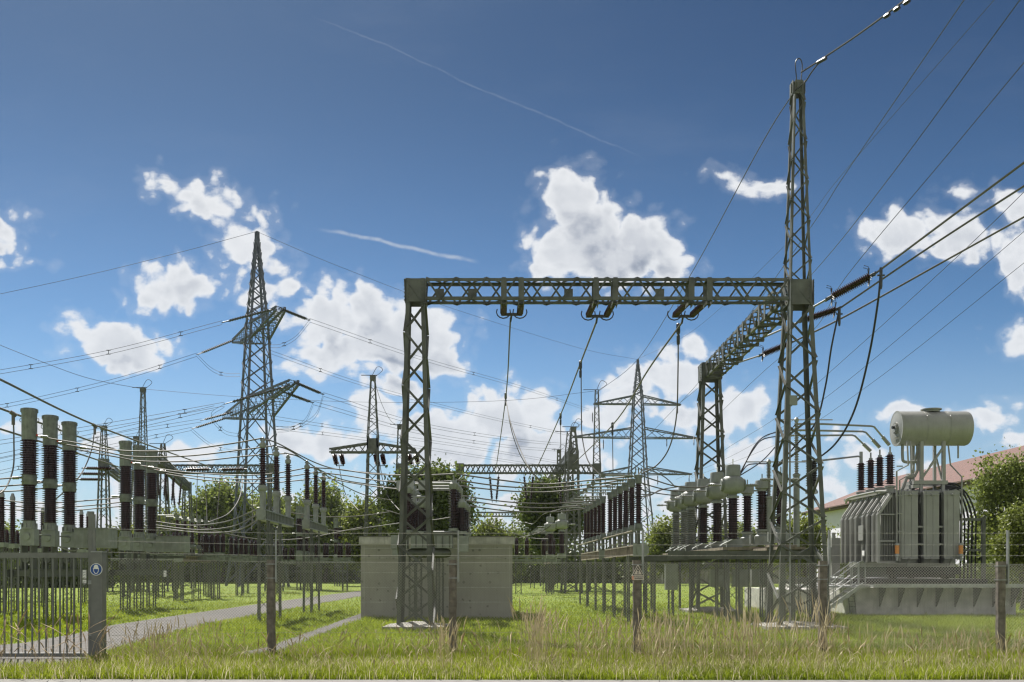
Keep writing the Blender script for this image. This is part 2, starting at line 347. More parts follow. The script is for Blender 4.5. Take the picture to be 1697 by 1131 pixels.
    # thin contrails
    for (x0, y0, x1, y1, wd, am) in [(505, 20, 1080, 270, 1.8, .10), (545, 381, 800, 437, 3.4, .55), (520, 378, 640, 398, 2.5, .2)]:
        t = V((x1 - x0, -(y1 - y0), 0)); L = t.length / F; t = t.normalized(); c = V(((x0 + x1) / 2 - CX, HY - (y0 + y1) / 2, 0)) / F; q = V((-t.y, t.x, 0))
        wv = vm('MULTIPLY_ADD', vm('SUBTRACT', noise(uv, 14, 4).outputs['Color'], (.5, .5, .5)), (.012, .012, 0), uv)
        al = ma('ABSOLUTE', ma('DIVIDE', vm('DOT_PRODUCT', vm('SUBTRACT', wv, c), t), L / 2)); ac = ma('ABSOLUTE', ma('DIVIDE', vm('DOT_PRODUCT', vm('SUBTRACT', wv, c), q), wd / F))
        mk = ma('MULTIPLY', ma('MULTIPLY', mr(al, 1., .7), mr(ac, 1.5, .1)), ma('MULTIPLY', mr(noise(uv, 60, 4).outputs['Fac'], .3, .6, .4, 1), am))
        skyc = mixc(mk, skyc, (3.4, 3.7, 4.1))
    cir = mr(noise(vm('MULTIPLY', uv, (1, 3, 1)), 2.2, 7, .6).outputs['Fac'], .48, .85, 0, .16)
    skyc = mixc(cir, skyc, (2.2, 2.5, 3.1))
    hb = mr(sx.outputs['Z'], .24, .0, 0., .58); skyc = mixc(hb, skyc, (3.1, 3.75, 4.5))
    fin = mixc(mask, skyc, cc)
    # unseen bright clouds added behind the viewer and overhead as fill light
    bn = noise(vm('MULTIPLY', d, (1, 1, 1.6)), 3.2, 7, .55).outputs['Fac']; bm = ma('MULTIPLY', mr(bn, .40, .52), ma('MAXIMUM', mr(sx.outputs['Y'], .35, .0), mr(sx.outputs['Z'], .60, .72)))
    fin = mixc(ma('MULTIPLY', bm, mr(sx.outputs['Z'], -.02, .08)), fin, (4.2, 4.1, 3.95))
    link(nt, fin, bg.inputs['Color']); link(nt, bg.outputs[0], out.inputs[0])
    try: w.cycles.sampling_method = 'MANUAL'; w.cycles.sample_map_resolution = 512
    except Exception: pass
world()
scene.view_settings.view_transform = 'Standard'; scene.view_settings.look = 'None'; scene.view_settings.exposure = 0.85; scene.view_settings.gamma = 1
scene.render.engine = 'CYCLES'; scene.cycles.use_denoising = True; scene.cycles.max_bounces = 6; scene.cycles.transparent_max_bounces = 8
scene.cycles.filter_width = 1.3
# ------------------------------------------------------------------ ground, road, path
EX = '''
'''
b = MB(); b.v = [V(p) for p in ((-1500, 10, 0), (1500, 10, 0), (1500, 4500, 0), (-1500, 4500, 0), (-1500, -40, 0), (1500, -40, 0))]; b.f = [(0, 1, 2, 3), (4, 5, 1, 0)]
tag(b.build('ground', 'ground'), kind='structure')
def flat(name, pts, m, z):
    b = MB(); b.v = [V((p.x, p.y, z)) for p in pts]; b.f = [tuple(range(len(pts)))]; o = b.build(name, m); o.data.validate()
    if o.data.polygons[0].normal.z < 0: o.data.flip_normals()
    return tag(o, kind='structure')
road_px_top = [(-260, 1092), (-60, 1075), (40, 1066), (120, 1052), (190, 1036), (290, 1021), (440, 1000), (600, 979)]
road_px_bot = [(602, 988), (450, 1015), (330, 1038), (240, 1060), (188, 1080), (160, 1098), (120, 1106), (20, 1113), (-120, 1119)]
ROAD = [G(*p) for p in road_px_top + road_px_bot]
flat('road', ROAD, 'asphalt', .008)
PATH = [G(*p) for p in [(360, 1093), (380, 1086), (440, 1074), (520, 1045), (596, 1018), (620, 1012), (640, 1016), (604, 1025), (540, 1050), (500, 1066), (470, 1082), (420, 1090)]]
flat('path', PATH, 'asphalt', .012)
flat('pavement', [V((-14, 12, 0)), V((14, 12, 0)), V((14, 17.35, 0)), V((4, 17.2, 0)), V((-5, 17.3, 0)), V((-14, 17.5, 0))], 'slab', .02)
# ------------------------------------------------------------------ steel gantry (portal, mast, side portal)
gan = empty('steel_gantry', (9.3, 32.8, 0), 'large grey-green lattice gantry of three towers and two girders with the tallest mast', 'gantry')
go = V(gan.location)
def towerpart(cx, cy, prof, ratio, lw, bw, **k):
    return lat_part(gan, 'lattice_tower', [st(cx, cy, h, h, z) for z, h in prof], ratio, lw, bw, off=go, **k)
t1 = towerpart(-3.1, 32.6, [(.12, .575), (10.4, .31), (11.26, .31)], .95, .13, .075)
t2 = towerpart(9.3, 32.83, [(.12, .84), (10.4, .39), (11.3, .36), (17.75, .16)], [.72, .9, 1.2], [.14, .12, .085], [.075, .06, .045])
t3 = towerpart(9.0, 45.8, [(.12, .77), (10.4, .43), (11.26, .42)], .68, .14, .08)
def box_plates(t, cx, cy, h, z0, z1):
    b = MB(); e = .022
    b.box(cx - h + .04, cx + h - .04, cy - h - e - .01, cy - h - .01, z0, z1); b.box(cx - h + .04, cx + h - .04, cy + h + .01, cy + h + e + .01, z0, z1)
    b.box(cx - h - e - .01, cx - h - .01, cy - h - e, cy + h + e, z0, z1); b.box(cx + h + .01, cx + h + e + .01, cy - h - e, cy + h + e, z0, z1)
    for sx in (-1, 1):
        for k in range(6):
            z = z0 + .08 + k * (z1 - z0 - .16) / 5; b.lathe([(.022, 0), (.022, .035)], 6, (cx + sx * (h + e + .01), cy - h + .1, z), (sx, 0, 0)); b.lathe([(.022, 0), (.022, .03)], 6, (cx + sx * (h - .1), cy - h - e - .01, z), (0, -1, 0))
    b.build('gusset_plate', 'steel', t, off=go)
box_plates(t1, -3.1, 32.6, .31, 10.5, 11.24); box_plates(t2, 9.3, 32.83, .39, 10.45, 11.26); box_plates(t3, 9.0, 45.8, .43, 10.5, 11.24); box_plates(t2, 9.3, 32.83, .17, 17.35, 17.78)
def pad(t, cx, cy, hx, hy):
    b = MB(); n = 0
    b.v = [V((cx + sx * hx, cy + sy * hy, z)) for z in (0, .11) for sx, sy in ((-1, -1), (1, -1), (1, 1), (-1, 1))] + [V((cx + sx * .12, cy + sy * .12, .24)) for sx, sy in ((-1, -1), (1, -1), (1, 1), (-1, 1))]
    b.f = [(i, (i + 1) % 4, 4 + (i + 1) % 4, 4 + i) for i in range(4)] + [(4 + i, 4 + (i + 1) % 4, 8 + (i + 1) % 4, 8 + i) for i in range(4)] + [(8, 9, 10, 11)]
    b.build('footing', 'pad', t, off=go)
pad(t1, -3.1, 32.6, .98, .95); pad(t2, 9.3, 32.83, 1.25, 1.2); pad(t3, 9.0, 45.8, 1.2, 1.2)
def girder_x(x0, x1, y0, y1, z0, z1, n=2): return [[V((x0 + (x1 - x0) * k / n, y0, z0)), V((x0 + (x1 - x0) * k / n, y1, z0)), V((x0 + (x1 - x0) * k / n, y1, z1)), V((x0 + (x1 - x0) * k / n, y0, z1))] for k in range(n + 1)]
def girder_y(y0, y1, x0, x1, z0, z1, n=2): return [[V((x0, y0 + (y1 - y0) * k / n, z0)), V((x1, y0 + (y1 - y0) * k / n, z0)), V((x1, y0 + (y1 - y0) * k / n, z1)), V((x0, y0 + (y1 - y0) * k / n, z1))] for k in range(n + 1)]
g1 = lat_part(gan, 'lattice_girder', girder_x(-2.76, 8.88, 32.3, 32.9, 10.57, 11.26), .80, .10, .055, legname='chord', off=go)
for px in (835, 864, 988, 1020, 1146, 1176):
    x = PX(px, 32.3); b = MB(); b.box(x - .07, x + .07, 32.28, 32.93, 11.262, 11.28)
    b.box(x - .09, x + .09, 32.255, 32.275, 10.55, 11.24); b.box(x - .09, x + .09, 32.93, 32.95, 10.55, 11.24); b.box(x - .09, x - .07, 32.28, 32.93, 10.45, 10.55)
    b.box(x + .07, x + .09, 32.28, 32.93, 10.45, 10.55)
    b.build('hanger_channel', 'steel', g1, off=go)
for px in (729, 783, 942, 1093):
    x = PX(px, 32.5); b = MB(); b.poly([(x - .14, 32.42, 10.95), (x + .14, 32.42, 10.95), (x + .14, 32.42, 10.72), (x + .05, 32.42, 10.62), (x - .05, 32.42, 10.62), (x - .14, 32.42, 10.72)], .02)
    b.build('node_plate', 'steel', g1, off=go)
g2 = lat_part(gan, 'lattice_girder', girder_y(33.25, 45.35, 8.72, 9.42, 10.57, 11.26), .80, .10, .06, legname='chord', off=go)
for y in (34.6, 35.4, 37.9, 38.7, 41.4, 42.2):
    b = MB(); b.box(8.66, 8.68, y - .1, y + .1, 10.5, 11.24); b.box(9.45, 9.47, y - .1, y + .1, 10.5, 11.24); b.box(8.68, 9.45, y - .1, y - .08, 10.46, 10.55)
    b.build('hanger_channel', 'steel', g2, off=go)
b = MB(); b.tube([(8.93, 32.38, z) for z in (.2, 6, 10.4)], .03); b.tube([(8.93, 32.38, 10.4), (9.05, 32.6, 14), (9.14, 32.62, 17.3)], .025); b.build('conduit_pipe', 'galv', t2, off=go)
b = MB(); b.tube(spl([V((9.24, 32.7, 17.8)), V((9.2, 32.7, 18.35)), V((9.32, 32.7, 18.5)), V((9.42, 32.7, 18.3)), V((9.38, 32.7, 17.8))], 6), .018, 5); b.build('wire_loop', 'wire', t2, off=go)
b = MB(); b.box(8.9, 9.15, 32.3, 32.45, 7.2, 7.5); b.build('junction_box', 'equip', t2, off=go)
# ------------------------------------------------------------------ free-standing masts
def mast(label, cx, cy, prof, ratio, lw, bw, arm=None, plate=None, m='steel', group=None, name='lattice_mast'):
    r = empty(name, (cx, cy, 0), label, 'mast', group); o = V((0, 0, 0)); off = V((cx, cy, 0))
    lat_thing(r, [st(cx, cy, h, h, z) for z, h in prof], ratio, lw, bw, m, off, flange=False, t=.02, L=False)
    zt, ht = prof[-1]; b = MB(); b.box(cx - ht - .04, cx + ht + .04, cy - ht - .04, cy + ht + .04, zt - .3, zt + .05); b.build('cap_plate', m, r, off=off)
    b = MB(); b.tube(spl([V((cx - .1, cy, zt)), V((cx + .35, cy, zt + .75)), V((cx + .75, cy, zt + .5)), V((cx + .2, cy, zt))], 5), .02, 4); b.bar((cx - .9, cy, zt + .1), (cx + .3, cy, zt + .1), .05); b.build('wire_loop', 'wire', r, off=off)
    if plate: b = MB(); b.box(cx - plate[2], cx + plate[2], cy - plate[2], cy + plate[2], plate[0], plate[1]); b.build('gusset_plate', m, r, off=off)
    return r, off
r, o = mast('slender lattice mast with a T-shaped crossarm rising beside the pale building roof', PX(618, 77.6), 77.6, [(0, .75), (11.2, .42), (12.2, .42), (16.8, .17)], [.8, 1, 1.1], [.12, .11, .075], [.06, .055, .045], plate=(10.9, 12.0, .42))
cx = o.x; pa = lat_part(r, 'crossarm', [[V((cx - 3.3, 77.2, 10.9)), V((cx - 3.3, 78, 10.9)), V((cx - 3.3, 78, 11.25)), V((cx - 3.3, 77.2, 11.25))], [V((cx, 77.2, 10.9)), V((cx, 78, 10.9)), V((cx, 78, 11.75)), V((cx, 77.2, 11.75))], [V((cx + 3.3, 77.2, 10.9)), V((cx + 3.3, 78, 10.9)), V((cx + 3.3, 78, 11.25)), V((cx + 3.3, 77.2, 11.25))]], .7, .12, .07, legname='chord', off=o, flange=False, L=False)
for nm, px, d, zt, hb, ht, lab in [
    ('m', 237, 85, 17.2, .75, .16, 'tall slender lattice mast whose tip stands above the second breaker trio'),
    ('m', 172, 88, 14.4, .62, .18, 'lattice mast with wide splayed foot between the two breaker trios'),
    ('m', 226, 98, 14.8, .6, .2, 'small lattice mast top peeking out beside the taller slender mast'),
    ('m', 663, 92, 15.1, .55, .2, 'thin lattice mast half hidden behind the left tower of the big gantry')]:
    mast(lab, PX(px, d), d, [(0, hb), (11.2, .34), (zt, ht)], [.9, 1.15], [.12, .07], [.055, .04], plate=(10.6, 11.6, .36))
def side_beam(label, p0, p1, w, z0, z1, lw=.12, bw=.07, posts=(), extra=None, group=None):
    """a distant portal: a girder on lattice posts; posts are (t, ztop) positions along it"""
    p0 = V(p0); p1 = V(p1); d = (p1 - p0).normalized(); s = V((-d.y, d.x, 0)) * w / 2
    r = empty('portal_gantry', (p0.x, p0.y, 0), label, 'gantry', group); off = V((p0.x, p0.y, 0))
    stn = [[p + s + V((0, 0, z0)), p - s + V((0, 0, z0)), p - s + V((0, 0, z1)), p + s + V((0, 0, z1))] for p in (p0, p0.lerp(p1, .5), p1)]
    lat_part(r, 'lattice_girder', stn, .8, lw, bw, legname='chord', off=off, flange=False, L=False, style='X')
    for t, zt in posts:
        q = p0.lerp(p1, t); prof = [(0, .72), (z0, .36), (z1 + .1, .34)] + ([(zt, .17)] if zt > z1 + 1 else [])
        pt = lat_part(r, 'lattice_post', [st(q.x, q.y, h, h, z) for z, h in prof], [.9, 1, 1.15], [.12, .11, .08], [.055, .05, .045], off=off, flange=False, L=False)
        b = MB(); b.box(q.x - .37, q.x + .37, q.y - .37, q.y + .37, z0, z1 + .1); b.build('gusset_plate', 'steel', pt, off=off)
        if zt > z1 + 1: b = MB(); b.tube(spl([V((q.x, q.y, zt)), V((q.x + .4, q.y, zt + .8)), V((q.x + .9, q.y, zt + .5)), V((q.x + .2, q.y, zt))], 5), .022, 4); b.bar((q.x - 1.2, q.y, zt), (q.x + .2, q.y, zt), .05); b.build('wire_loop', 'wire', pt, off=off)
    return r, off
side_beam('distant portal gantry with a tall mast at its right post, beyond the pale building', (PX(762, 90), 90, 0), (PX(989, 90), 90, 0), .6, 10.5, 11.3, posts=((0, 11.3), (1, 18)))
side_beam('far low portal gantry seen small below the distant portal girder', (PX(780, 163), 163, 0), (PX(930, 163), 163, 0), .6, 10.5, 11.3, posts=((0, 11.3), (.98, 11.3)), lw=.16, bw=.1)
side_beam('portal girder carrying horizontal insulator strings across the foot of the big pylon', (PX(270, 90), 90, 0), (PX(462, 90), 90, 0), .6, 10.5, 11.3, posts=((0, 13.2), (.96, 11.3)))
side_beam('angled portal girder with hanging V strings left of the green tree crowns', (PX(262, 78), 78, 0), (PX(310, 104), 104, 0), .6, 10.1, 10.9, posts=((1, 10.9),))
side_beam('portal gantry running away from the viewer with the middle one of three tall masts', (PX(950, 84), 84, 0), (PX(905, 118), 118, 0), .6, 11.3, 12.1, posts=((.12, 14), (1, 12.1)))
side_beam('short girder leaving the splayed lattice mast toward the breaker trio', (PX(172, 88), 88.8, 0), (PX(202, 100), 100, 0), .6, 10.6, 11.4, posts=())
mast('medium lattice mast right beside the receding portal girder', PX(950, 83), 83, [(0, .75), (11.6, .42), (13.6, .2)], .8, .15, .08, plate=(10.2, 11.4, .42))
mast('smallest lattice mast peeping above the receding portal girder', PX(926, 128), 128, [(0, .6), (11.6, .36), (17.1, .2)], .9, .16, .1)
mast('thin lattice mast tip standing in front of the right pylon, left of its shaft', PX(989, 91.5), 91.5, [(0, .5), (11, .3), (17.6, .15)], .9, .1, .06) if False else None
# ------------------------------------------------------------------ high voltage pylons
def rst(c, a, bdir, ha, hb, z): return [c + (-a * ha - bdir * hb) + V((0, 0, z)), c + (a * ha - bdir * hb) + V((0, 0, z)), c + (a * ha + bdir * hb) + V((0, 0, z)), c + (-a * ha + bdir * hb) + V((0, 0, z))]
def pylon(label, c, ang, prof, arms, ratio, lw, bw, m, tw=.45):
    a = V((math.cos(ang), math.sin(ang), 0)); bd = V((-a.y, a.x, 0)); r = empty('transmission_pylon', c, label, 'pylon'); off = V(c)
    lat_thing(r, [rst(c, a, bd, h, h, z) for z, h in prof], ratio, lw, bw, m, off, flange=False, L=False, t=.06, style='X')
    def hw(z):
        for (z0, h0), (z1, h1) in zip(prof, prof[1:]):
            if z0 <= z <= z1: return h0 + (h1 - h0) * (z - z0) / (z1 - z0)
    tips = []
    for (zt, zb, ztip0, ztip1, L1, L2) in arms:
        for sgn, L in ((-1, L1), (1, L2)):
            h = hw(zb); h2 = hw(zt)
            q0 = [c + a * sgn * h - bd * h + V((0, 0, zb)), c + a * sgn * h + bd * h + V((0, 0, zb)), c + a * sgn * h2 + bd * h2 + V((0, 0, zt)), c + a * sgn * h2 - bd * h2 + V((0, 0, zt))]
            q1 = [c + a * sgn * L - bd * tw + V((0, 0, ztip0)), c + a * sgn * L + bd * tw + V((0, 0, ztip0)), c + a * sgn * L + bd * tw + V((0, 0, ztip1)), c + a * sgn * L - bd * tw + V((0, 0, ztip1))]
            qm = [x.lerp(y, .45) for x, y in zip(q0, q1)]
            lat_part(r, 'crossarm', [q0, qm, q1], .6 if tw > .5 else .9, lw * .8, bw * (1.1 if tw > .5 else .85), style='X' if tw > .5 else 'Z', m=m, legname='chord', off=off, flange=False, L=False)
            tips.append(c + a * sgn * L + V((0, 0, ztip0)))
    return r
aA = math.atan2(.866, -.5)
pA = V((-30.1, 119, 0))
pylon('big dark steel pylon with two crossarms, seen at an angle above the left trees', pA, aA, [(0, 3.0), (6, 2.3), (22, 1.55), (31, 1.12), (41.9, .12)],
      [(30.9, 28.9, 30.4, 30.95, 9.2, 9.2), (22.1, 19.9, 21.5, 22.1, 13.9, 13.9)], .95, .24, .12, 'pylon', .6)
b = MB()
pB = V((PX(1057, 206), 206, 0))
pylon('distant pylon with three level crossarms between the hanging cables and the side portal', pB, R(4), [(0, 4.6), (9, 2.9), (22, 1.75), (37.5, .95), (45, .1)],
      [(37.6, 35.7, 35.6, 35.9, 9.1, 8.9), (31.0, 28.8, 28.8, 29.1, 13.4, 12.3), (23.0, 21.4, 21.4, 21.7, 8.4, 11.2)], .95, .26, .14, 'pylon')
# ------------------------------------------------------------------ substation equipment
def legcol(x, y, h, z1, z0=0, hy=None, lw=.055, bw=.03, ratio=.9):
    lw *= .72; bw *= .62; h *= .85; ratio *= 1.1
    legs, faces = lat([st(x, y, h, hy or h, z0), st(x, y, h, hy or h, z1)], ratio, lw, bw, flange=False, L=False, t=.008)
    b = MB()
    for f in legs + faces:
        n = len(b.v); b.v += f.v; b.f += [tuple(i + n for i in q) for q in f.f]
    return b
def terminal(b, p, d, L, r=.035):
    p = V(p); d = V(d); b.tube([p, p + d * L], r, 8)
    for k in range(4): q = p + d * (L * (.45 + .14 * k)); b.tube([q - d * .02, q + d * .02], r * 1.7, 8)
# --- circuit breaker: three tall two-chamber poles in a line going away
def make_breaker(label, n=3, sp=1.72, seg=20):
    r = empty('circuit_breaker', (0, 0, 0), label, 'circuit breaker', 'circuit breaker trios on the lawn')
    for k in range(n):
        y = k * sp
        b = MB(); b.lathe(sheds(5.47, 6.82, .235, .325, 15), seg, (0, y, 0)); b.lathe(sheds(3.74, 5.13, .205, .30, 17), seg, (0, y, 0))
        c = b.build('insulator_column', 'porc', r, True)
        b = MB(); b.lathe([(.275, 6.80), (.275, 7.80), (.285, 7.80), (.285, 7.93), (.25, 7.99), (.02, 8.0)], seg, (0, y, 0))
        for t in range(14): a = t * 2 * math.pi / 14; b.box(.28 * math.cos(a) - .022, .28 * math.cos(a) + .022, y + .28 * math.sin(a) - .022, y + .28 * math.sin(a) + .022, 7.84, 7.97)
        for s in (-1, 1): b.tube(spl([V((s * .27, y, 7.62)), V((s * .35, y, 7.60)), V((s * .35, y, 7.5)), V((s * .27, y, 7.48))], 4), .014, 5)
        b.build('head_cap', 'head', c, True)
        b = MB(); b.lathe([(.255, 5.11), (.265, 5.13), (.265, 5.47), (.255, 5.49)], seg, (0, y, 0))
        for t in range(16): a = t * 2 * math.pi / 16; b.lathe([(.018, 0), (.018, .03)], 6, (.262 * math.cos(a), y + .262 * math.sin(a), 5.40), (math.cos(a), math.sin(a), 0)); b.lathe([(.018, 0), (.018, .03)], 6, (.262 * math.cos(a), y + .262 * math.sin(a), 5.22), (math.cos(a), math.sin(a), 0))
        b.build('middle_flange', 'head', c, True)
        b = MB(); b.lathe([(.285, 3.445), (.285, 3.50), (.25, 3.52), (.23, 3.76), (.21, 3.76)], seg, (0, y, 0))
        for t in range(8): a = t * math.pi / 4; b.box(.27 * math.cos(a) - .015, .27 * math.cos(a) + .015, y + .27 * math.sin(a) - .04, y + .27 * math.sin(a) + .04, 3.5, 3.66)
        b.build('base_flange', 'equip', c, True)
        b = MB(); b.box(-.26, .28, y - .2, y + .2, 2.82, 3.44); b.lathe([(.15, 0), (.15, .02), (.13, .035)], 14, (-.02, y - .2, 3.16), (0, -1, 0)); b.build('drive_box', 'equip', c)
        b = MB(); terminal(b, (.26, y, 6.93), (1, 0, -.03), .45); b.build('terminal_stud', 'tube', c, True)
        b = MB(); b.box(.275, .315, y - .03, y + .03, 6.95, 7.02); b.build('phase_marker', 'red', c)
        b = MB(); terminal(b, (-.24, y, 5.38), (-1, 0, -.02), .42); b.build('terminal_stud', 'tube', c, True)
        b = legcol(-.02, y, .22, 1.64, lw=.07, bw=.03); b.build('lattice_leg', 'steel', r)
        b = MB()
        for sx in (-.2, .16): b.box(sx - .03, sx + .03, y - .25, y + .25, 1.93, 2.82)
        b.lathe([(.14, 0), (.14, .5)], 12, (-.02, y - .25, 2.3), (0, 1, 0)); b.build('drive_linkage', 'steel', r, True)
    b = MB()
    for sx in (-.42, .42):
        b.box(sx - .05, sx + .05, -.9, (n - 1) * sp + .9, 1.64, 1.66); b.box(sx - .05, sx + .05, -.9, (n - 1) * sp + .9, 1.90, 1.92); b.box(sx - .012, sx + .012, -.9, (n - 1) * sp + .9, 1.66, 1.90)
    for k in range(n):
        for e in (-.4, .4): b.box(-.37, .37, k * sp + e - .04, k * sp + e + .04, 1.67, 1.89)
    b.box(-.6, 1.7, (n - 1) * sp - .1, (n - 1) * sp + .1, 2.5, 2.62)
    b.build('base_frame', 'steel', r)
    y = (n - 1) * sp
    b = MB(); b.box(.34, 1.78, y - .35, y + .5, 2.80, 3.58); c = b.build('control_cabinet', 'equip', r)
    b = MB(); b.box(.30, 1.82, y - .40, y + .55, 3.585, 3.62)
    for e in (.9, 1.35): b.box(e - .005, e + .005, y - .362, y - .352, 2.84, 3.54)
    b.build('cabinet_lid', 'equip', c)
    b = MB(); b.tube(spl([V((.3, y, 3.0)), V((.5, y - .5, 2.7)), V((.2, y - .9, 2.75)), V((-.2, y - 1.2, 3.0))], 8), .03, 6); b.tube([(.1, -.3, 3.25), (.1, y + .3, 3.25)], .025, 6); b.build('gas_pipe', 'tube', r, True)
    return r
BR = make_breaker('nearest breaker trio of tall two-stage brown insulators with weathered grey heads, at the left edge')
BR.location = (-18.2, 38, 0)
dup(BR, (-18.25, 47.6, 0), 'second trio of two-stage breaker poles standing left of the splayed lattice mast foot')
dup(BR, (-20.3, 96, 0), 'grey-topped breaker trio seen small just right of the three-column voltage transformers')
dup(BR, (-20.6, 118, 0), 'small distant grey-topped breaker trio against the trees between the bigger one and the pale building')
dup(BR, (-22.0, 143, 0), 'tiny farthest breaker trio touching the left edge of the pale building')
# --- voltage transformer trio on a hex-ended girder
def girder_box(b, x0, x1, y0, y1, z0, z1, step=.32):
    b.box(x0, x1, y0, y1, z1 - .05, z1); b.box(x0, x1, y0, y1, z0, z0 + .05)
    n = int((y1 - y0) / step)
    for k in range(n + 1):
        y = y0 + .03 + k * (y1 - y0 - .06) / n
        b.box(x0 + .01, x0 + .05, y - .025, y + .025, z0 + .05, z1 - .05); b.box(x1 - .05, x1 - .01, y - .025, y + .025, z0 + .05, z1 - .05)
    b.box((x0 + x1) / 2 - .01, (x0 + x1) / 2 + .01, y0, y1, z0 + .05, z1 - .05)
def make_vt(label):
    r = empty('voltage_transformer', (0, 0, 0), label, 'transformer', 'three-column voltage transformers on hex-ended girders')
    for k in range(3):
        y = .35 + k * 2.75
        b = MB(); b.lathe(sheds(4.98, 6.32, .085, .15, 16), 16, (0, y, 0)); c = b.build('insulator_column', 'porc', r, True)
        b = MB(); b.lathe([(.06, 6.30), (.12, 6.36), (.125, 6.48), (.07, 6.54), (.05, 6.70), (.02, 6.72)], 14, (0, y, 0)); b.box(-.09, .09, y - .03, y + .03, 6.58, 6.64); b.build('head_cap', 'equip', c, True)
        b = MB(); b.lathe([(.11, 4.10), (.11, 4.76), (.15, 4.78), (.17, 4.84), (.17, 4.92), (.12, 4.99)], 16, (0, y, 0)); b.build('oil_tank', 'equip', c, True)
    b = MB(); girder_box(b, -.17, .17, .02, 6.3, 3.70, 4.09); b.build('support_girder', 'equip', r)
    b = MB(); b.poly([(.15 * 1.25 * math.cos(a), -.01, 3.93 + .24 * math.sin(a)) for a in [math.pi / 8 + i * math.pi / 4 for i in range(8)]], .03, (0, 1, 0)); b.build('end_plate', 'equip', r)
    for y in (.5, 3.0): legcol(0, y, .22, 3.7, lw=.07, bw=.028, ratio=1.0).build('lattice_leg', 'steel', r)
    return r
VT = make_vt('three slim columns on a hex-ended girder, standing in front of the big pylon foot'); VT.location = (-9.02, 36.2, 0); VT.rotation_euler = (0, 0, .055)
dup(VT, (-8.98, 43.9, 0), 'second trio of slim columns on a hex-ended girder, just left of the T-armed mast')
# --- disconnector rows
def make_disc(label, n=6, sp=1.6, arm=1.3, zoff=0):
    r = empty('disconnector', (0, 0, 0), label, 'disconnector', 'rows of tall disconnector insulators')
    for k in range(n):
        y = k * sp
        b = MB(); b.lathe(sheds(3.55, 4.98, .085, .145, 18), 16, (0, y, 0)); c = b.build('insulator_column', 'porc', r, True)
        b = MB(); b.lathe([(.15, 3.38), (.15, 3.46), (.12, 3.56)], 12, (0, y, 0)); b.box(-.16, .16, y - .1, y + .1, 3.30, 3.40); b.build('base_flange', 'head', c, True)
        b = MB(); b.lathe([(.08, 4.96), (.12, 5.0), (.12, 5.20)], 12, (0, y, 0)); b.box(-.16, .12, y - .08, y + .08, 5.18, 5.30); b.build('contact_head', 'head', c, True)
        b = MB()
        for e in (-.1, 0, .1): b.tube([(e, y, 5.34), (e, y, 5.56)], .022, 6); b.lathe([(.035, 0), (.035, .03)], 6, (e, y, 5.48))
        b.tube([(-.2, y, 5.27), (-arm, y, 5.27)], .03, 6); b.box(-arm - .06, -arm + .1, y - .05, y + .05, 5.2, 5.34); b.build('contact_arm', 'head', c, True)
        b = MB(); b.box(-.05, .05, y - .06, y + .06, 2.82, 3.30); b.box(.12, .18, y - .05, y + .05, 2.82, 3.3); b.build('rotary_stool', 'steel', c)
    b = MB(); girder_box(b, -.2, .2, .02, (n - 1) * sp + .4, 2.42, 2.80, .26); b.tube([(-.28, -.3, 3.28), (-.28, (n - 1) * sp + .3, 3.28)], .025, 6); b.build('support_girder', 'deck', r)
    b = MB(); b.box(-.2, .22, -.02, .0, 2.38, 2.86); b.poly([(.24 * math.cos(a) + .15, -.05, 2.62 + .26 * math.sin(a)) for a in [math.pi / 8 + i * math.pi / 4 for i in range(8)]], .02, (0, 1, 0)); b.build('end_plate', 'equip', r)
    for y in (.5, (n - 1) * sp * .55, (n - 1) * sp): legcol(-.08, y, .28, 2.42, lw=.07, bw=.028, ratio=.8).build('lattice_leg', 'steel', r)
    return r
DA = make_disc('nearer row of six brown insulators with grey arms, standing behind the warning sign post'); DA.location = (4.52, 36, 0); DA.rotation_euler = (0, 0, .029)
dup(DA, (4.2, 46.4, 0), 'farther row of six brown insulators with grey arms, left of the nearer identical row')
dup(DA, (3.3, 82, 0), 'distant row of dark insulators in front of the round tree right of the pale building')
dup(DA, (-20.6, 62, 0), 'row of brown insulators with grey arms behind the big pylon foot at the left lawn')
# --- low isolator rows at the back left
def make_low(label):
    r = empty('low_disconnector', (0, 0, 0), label, 'disconnector', 'low dark isolator groups on lattice legs before the hedge')
    for x in (-1.35, -.55, .75, 1.5):
        for y in (0, 1.3):
            b = MB(); b.lathe(sheds(3.05, 4.2, .14, .21, 14), 10, (x, y, 0)); c = b.build('insulator_column', 'porc', r, True)
            b = MB(); b.lathe([(.12, 4.18), (.10, 4.34), (.04, 4.40)], 8, (x, y, 0)); b.build('head_cap', 'porc', c, True)
    b = MB()
    for y in (0, 1.3): b.box(-2, 2, y - .08, y + .08, 2.55, 2.75); b.box(-1.7, 1.8, y - .04, y + .04, 2.85, 2.95)
    for x in (-1.35, -.55, .75, 1.5): b.box(x - .1, x + .1, -.1, 1.4, 2.75, 3.05)
    b.build('support_frame', 'head', r)
    for x in (-1.2, 1.2): legcol(x, .65, .28, 2.55, lw=.09, bw=.04, ratio=.8).build('lattice_leg', 'steel', r)
    return r
lows = [(322, 66, 'low isolator group beyond the control cabinet of the second breaker trio'), (366, 74, 'low isolator group of dark posts straight below the left end of the curved bus wires'),
        (428, 82, 'low isolator group half hidden behind the slim voltage transformer legs'), (548, 92, 'low isolator group between the two hex-ended girders and the pale building'),
        (232, 70, 'low isolator group behind the legs of the second breaker trio'), (26, 62, 'low isolator group at the very left edge behind the nearest breaker trio'),
        (885, 78, 'low isolator group directly right of the pale building, nearest of the isolators there'), (902, 104, 'smaller low isolator group behind the one beside the pale building'), (490, 112, 'tiny low isolator group in the gap left of the hex-ended girder legs')]
LO = None
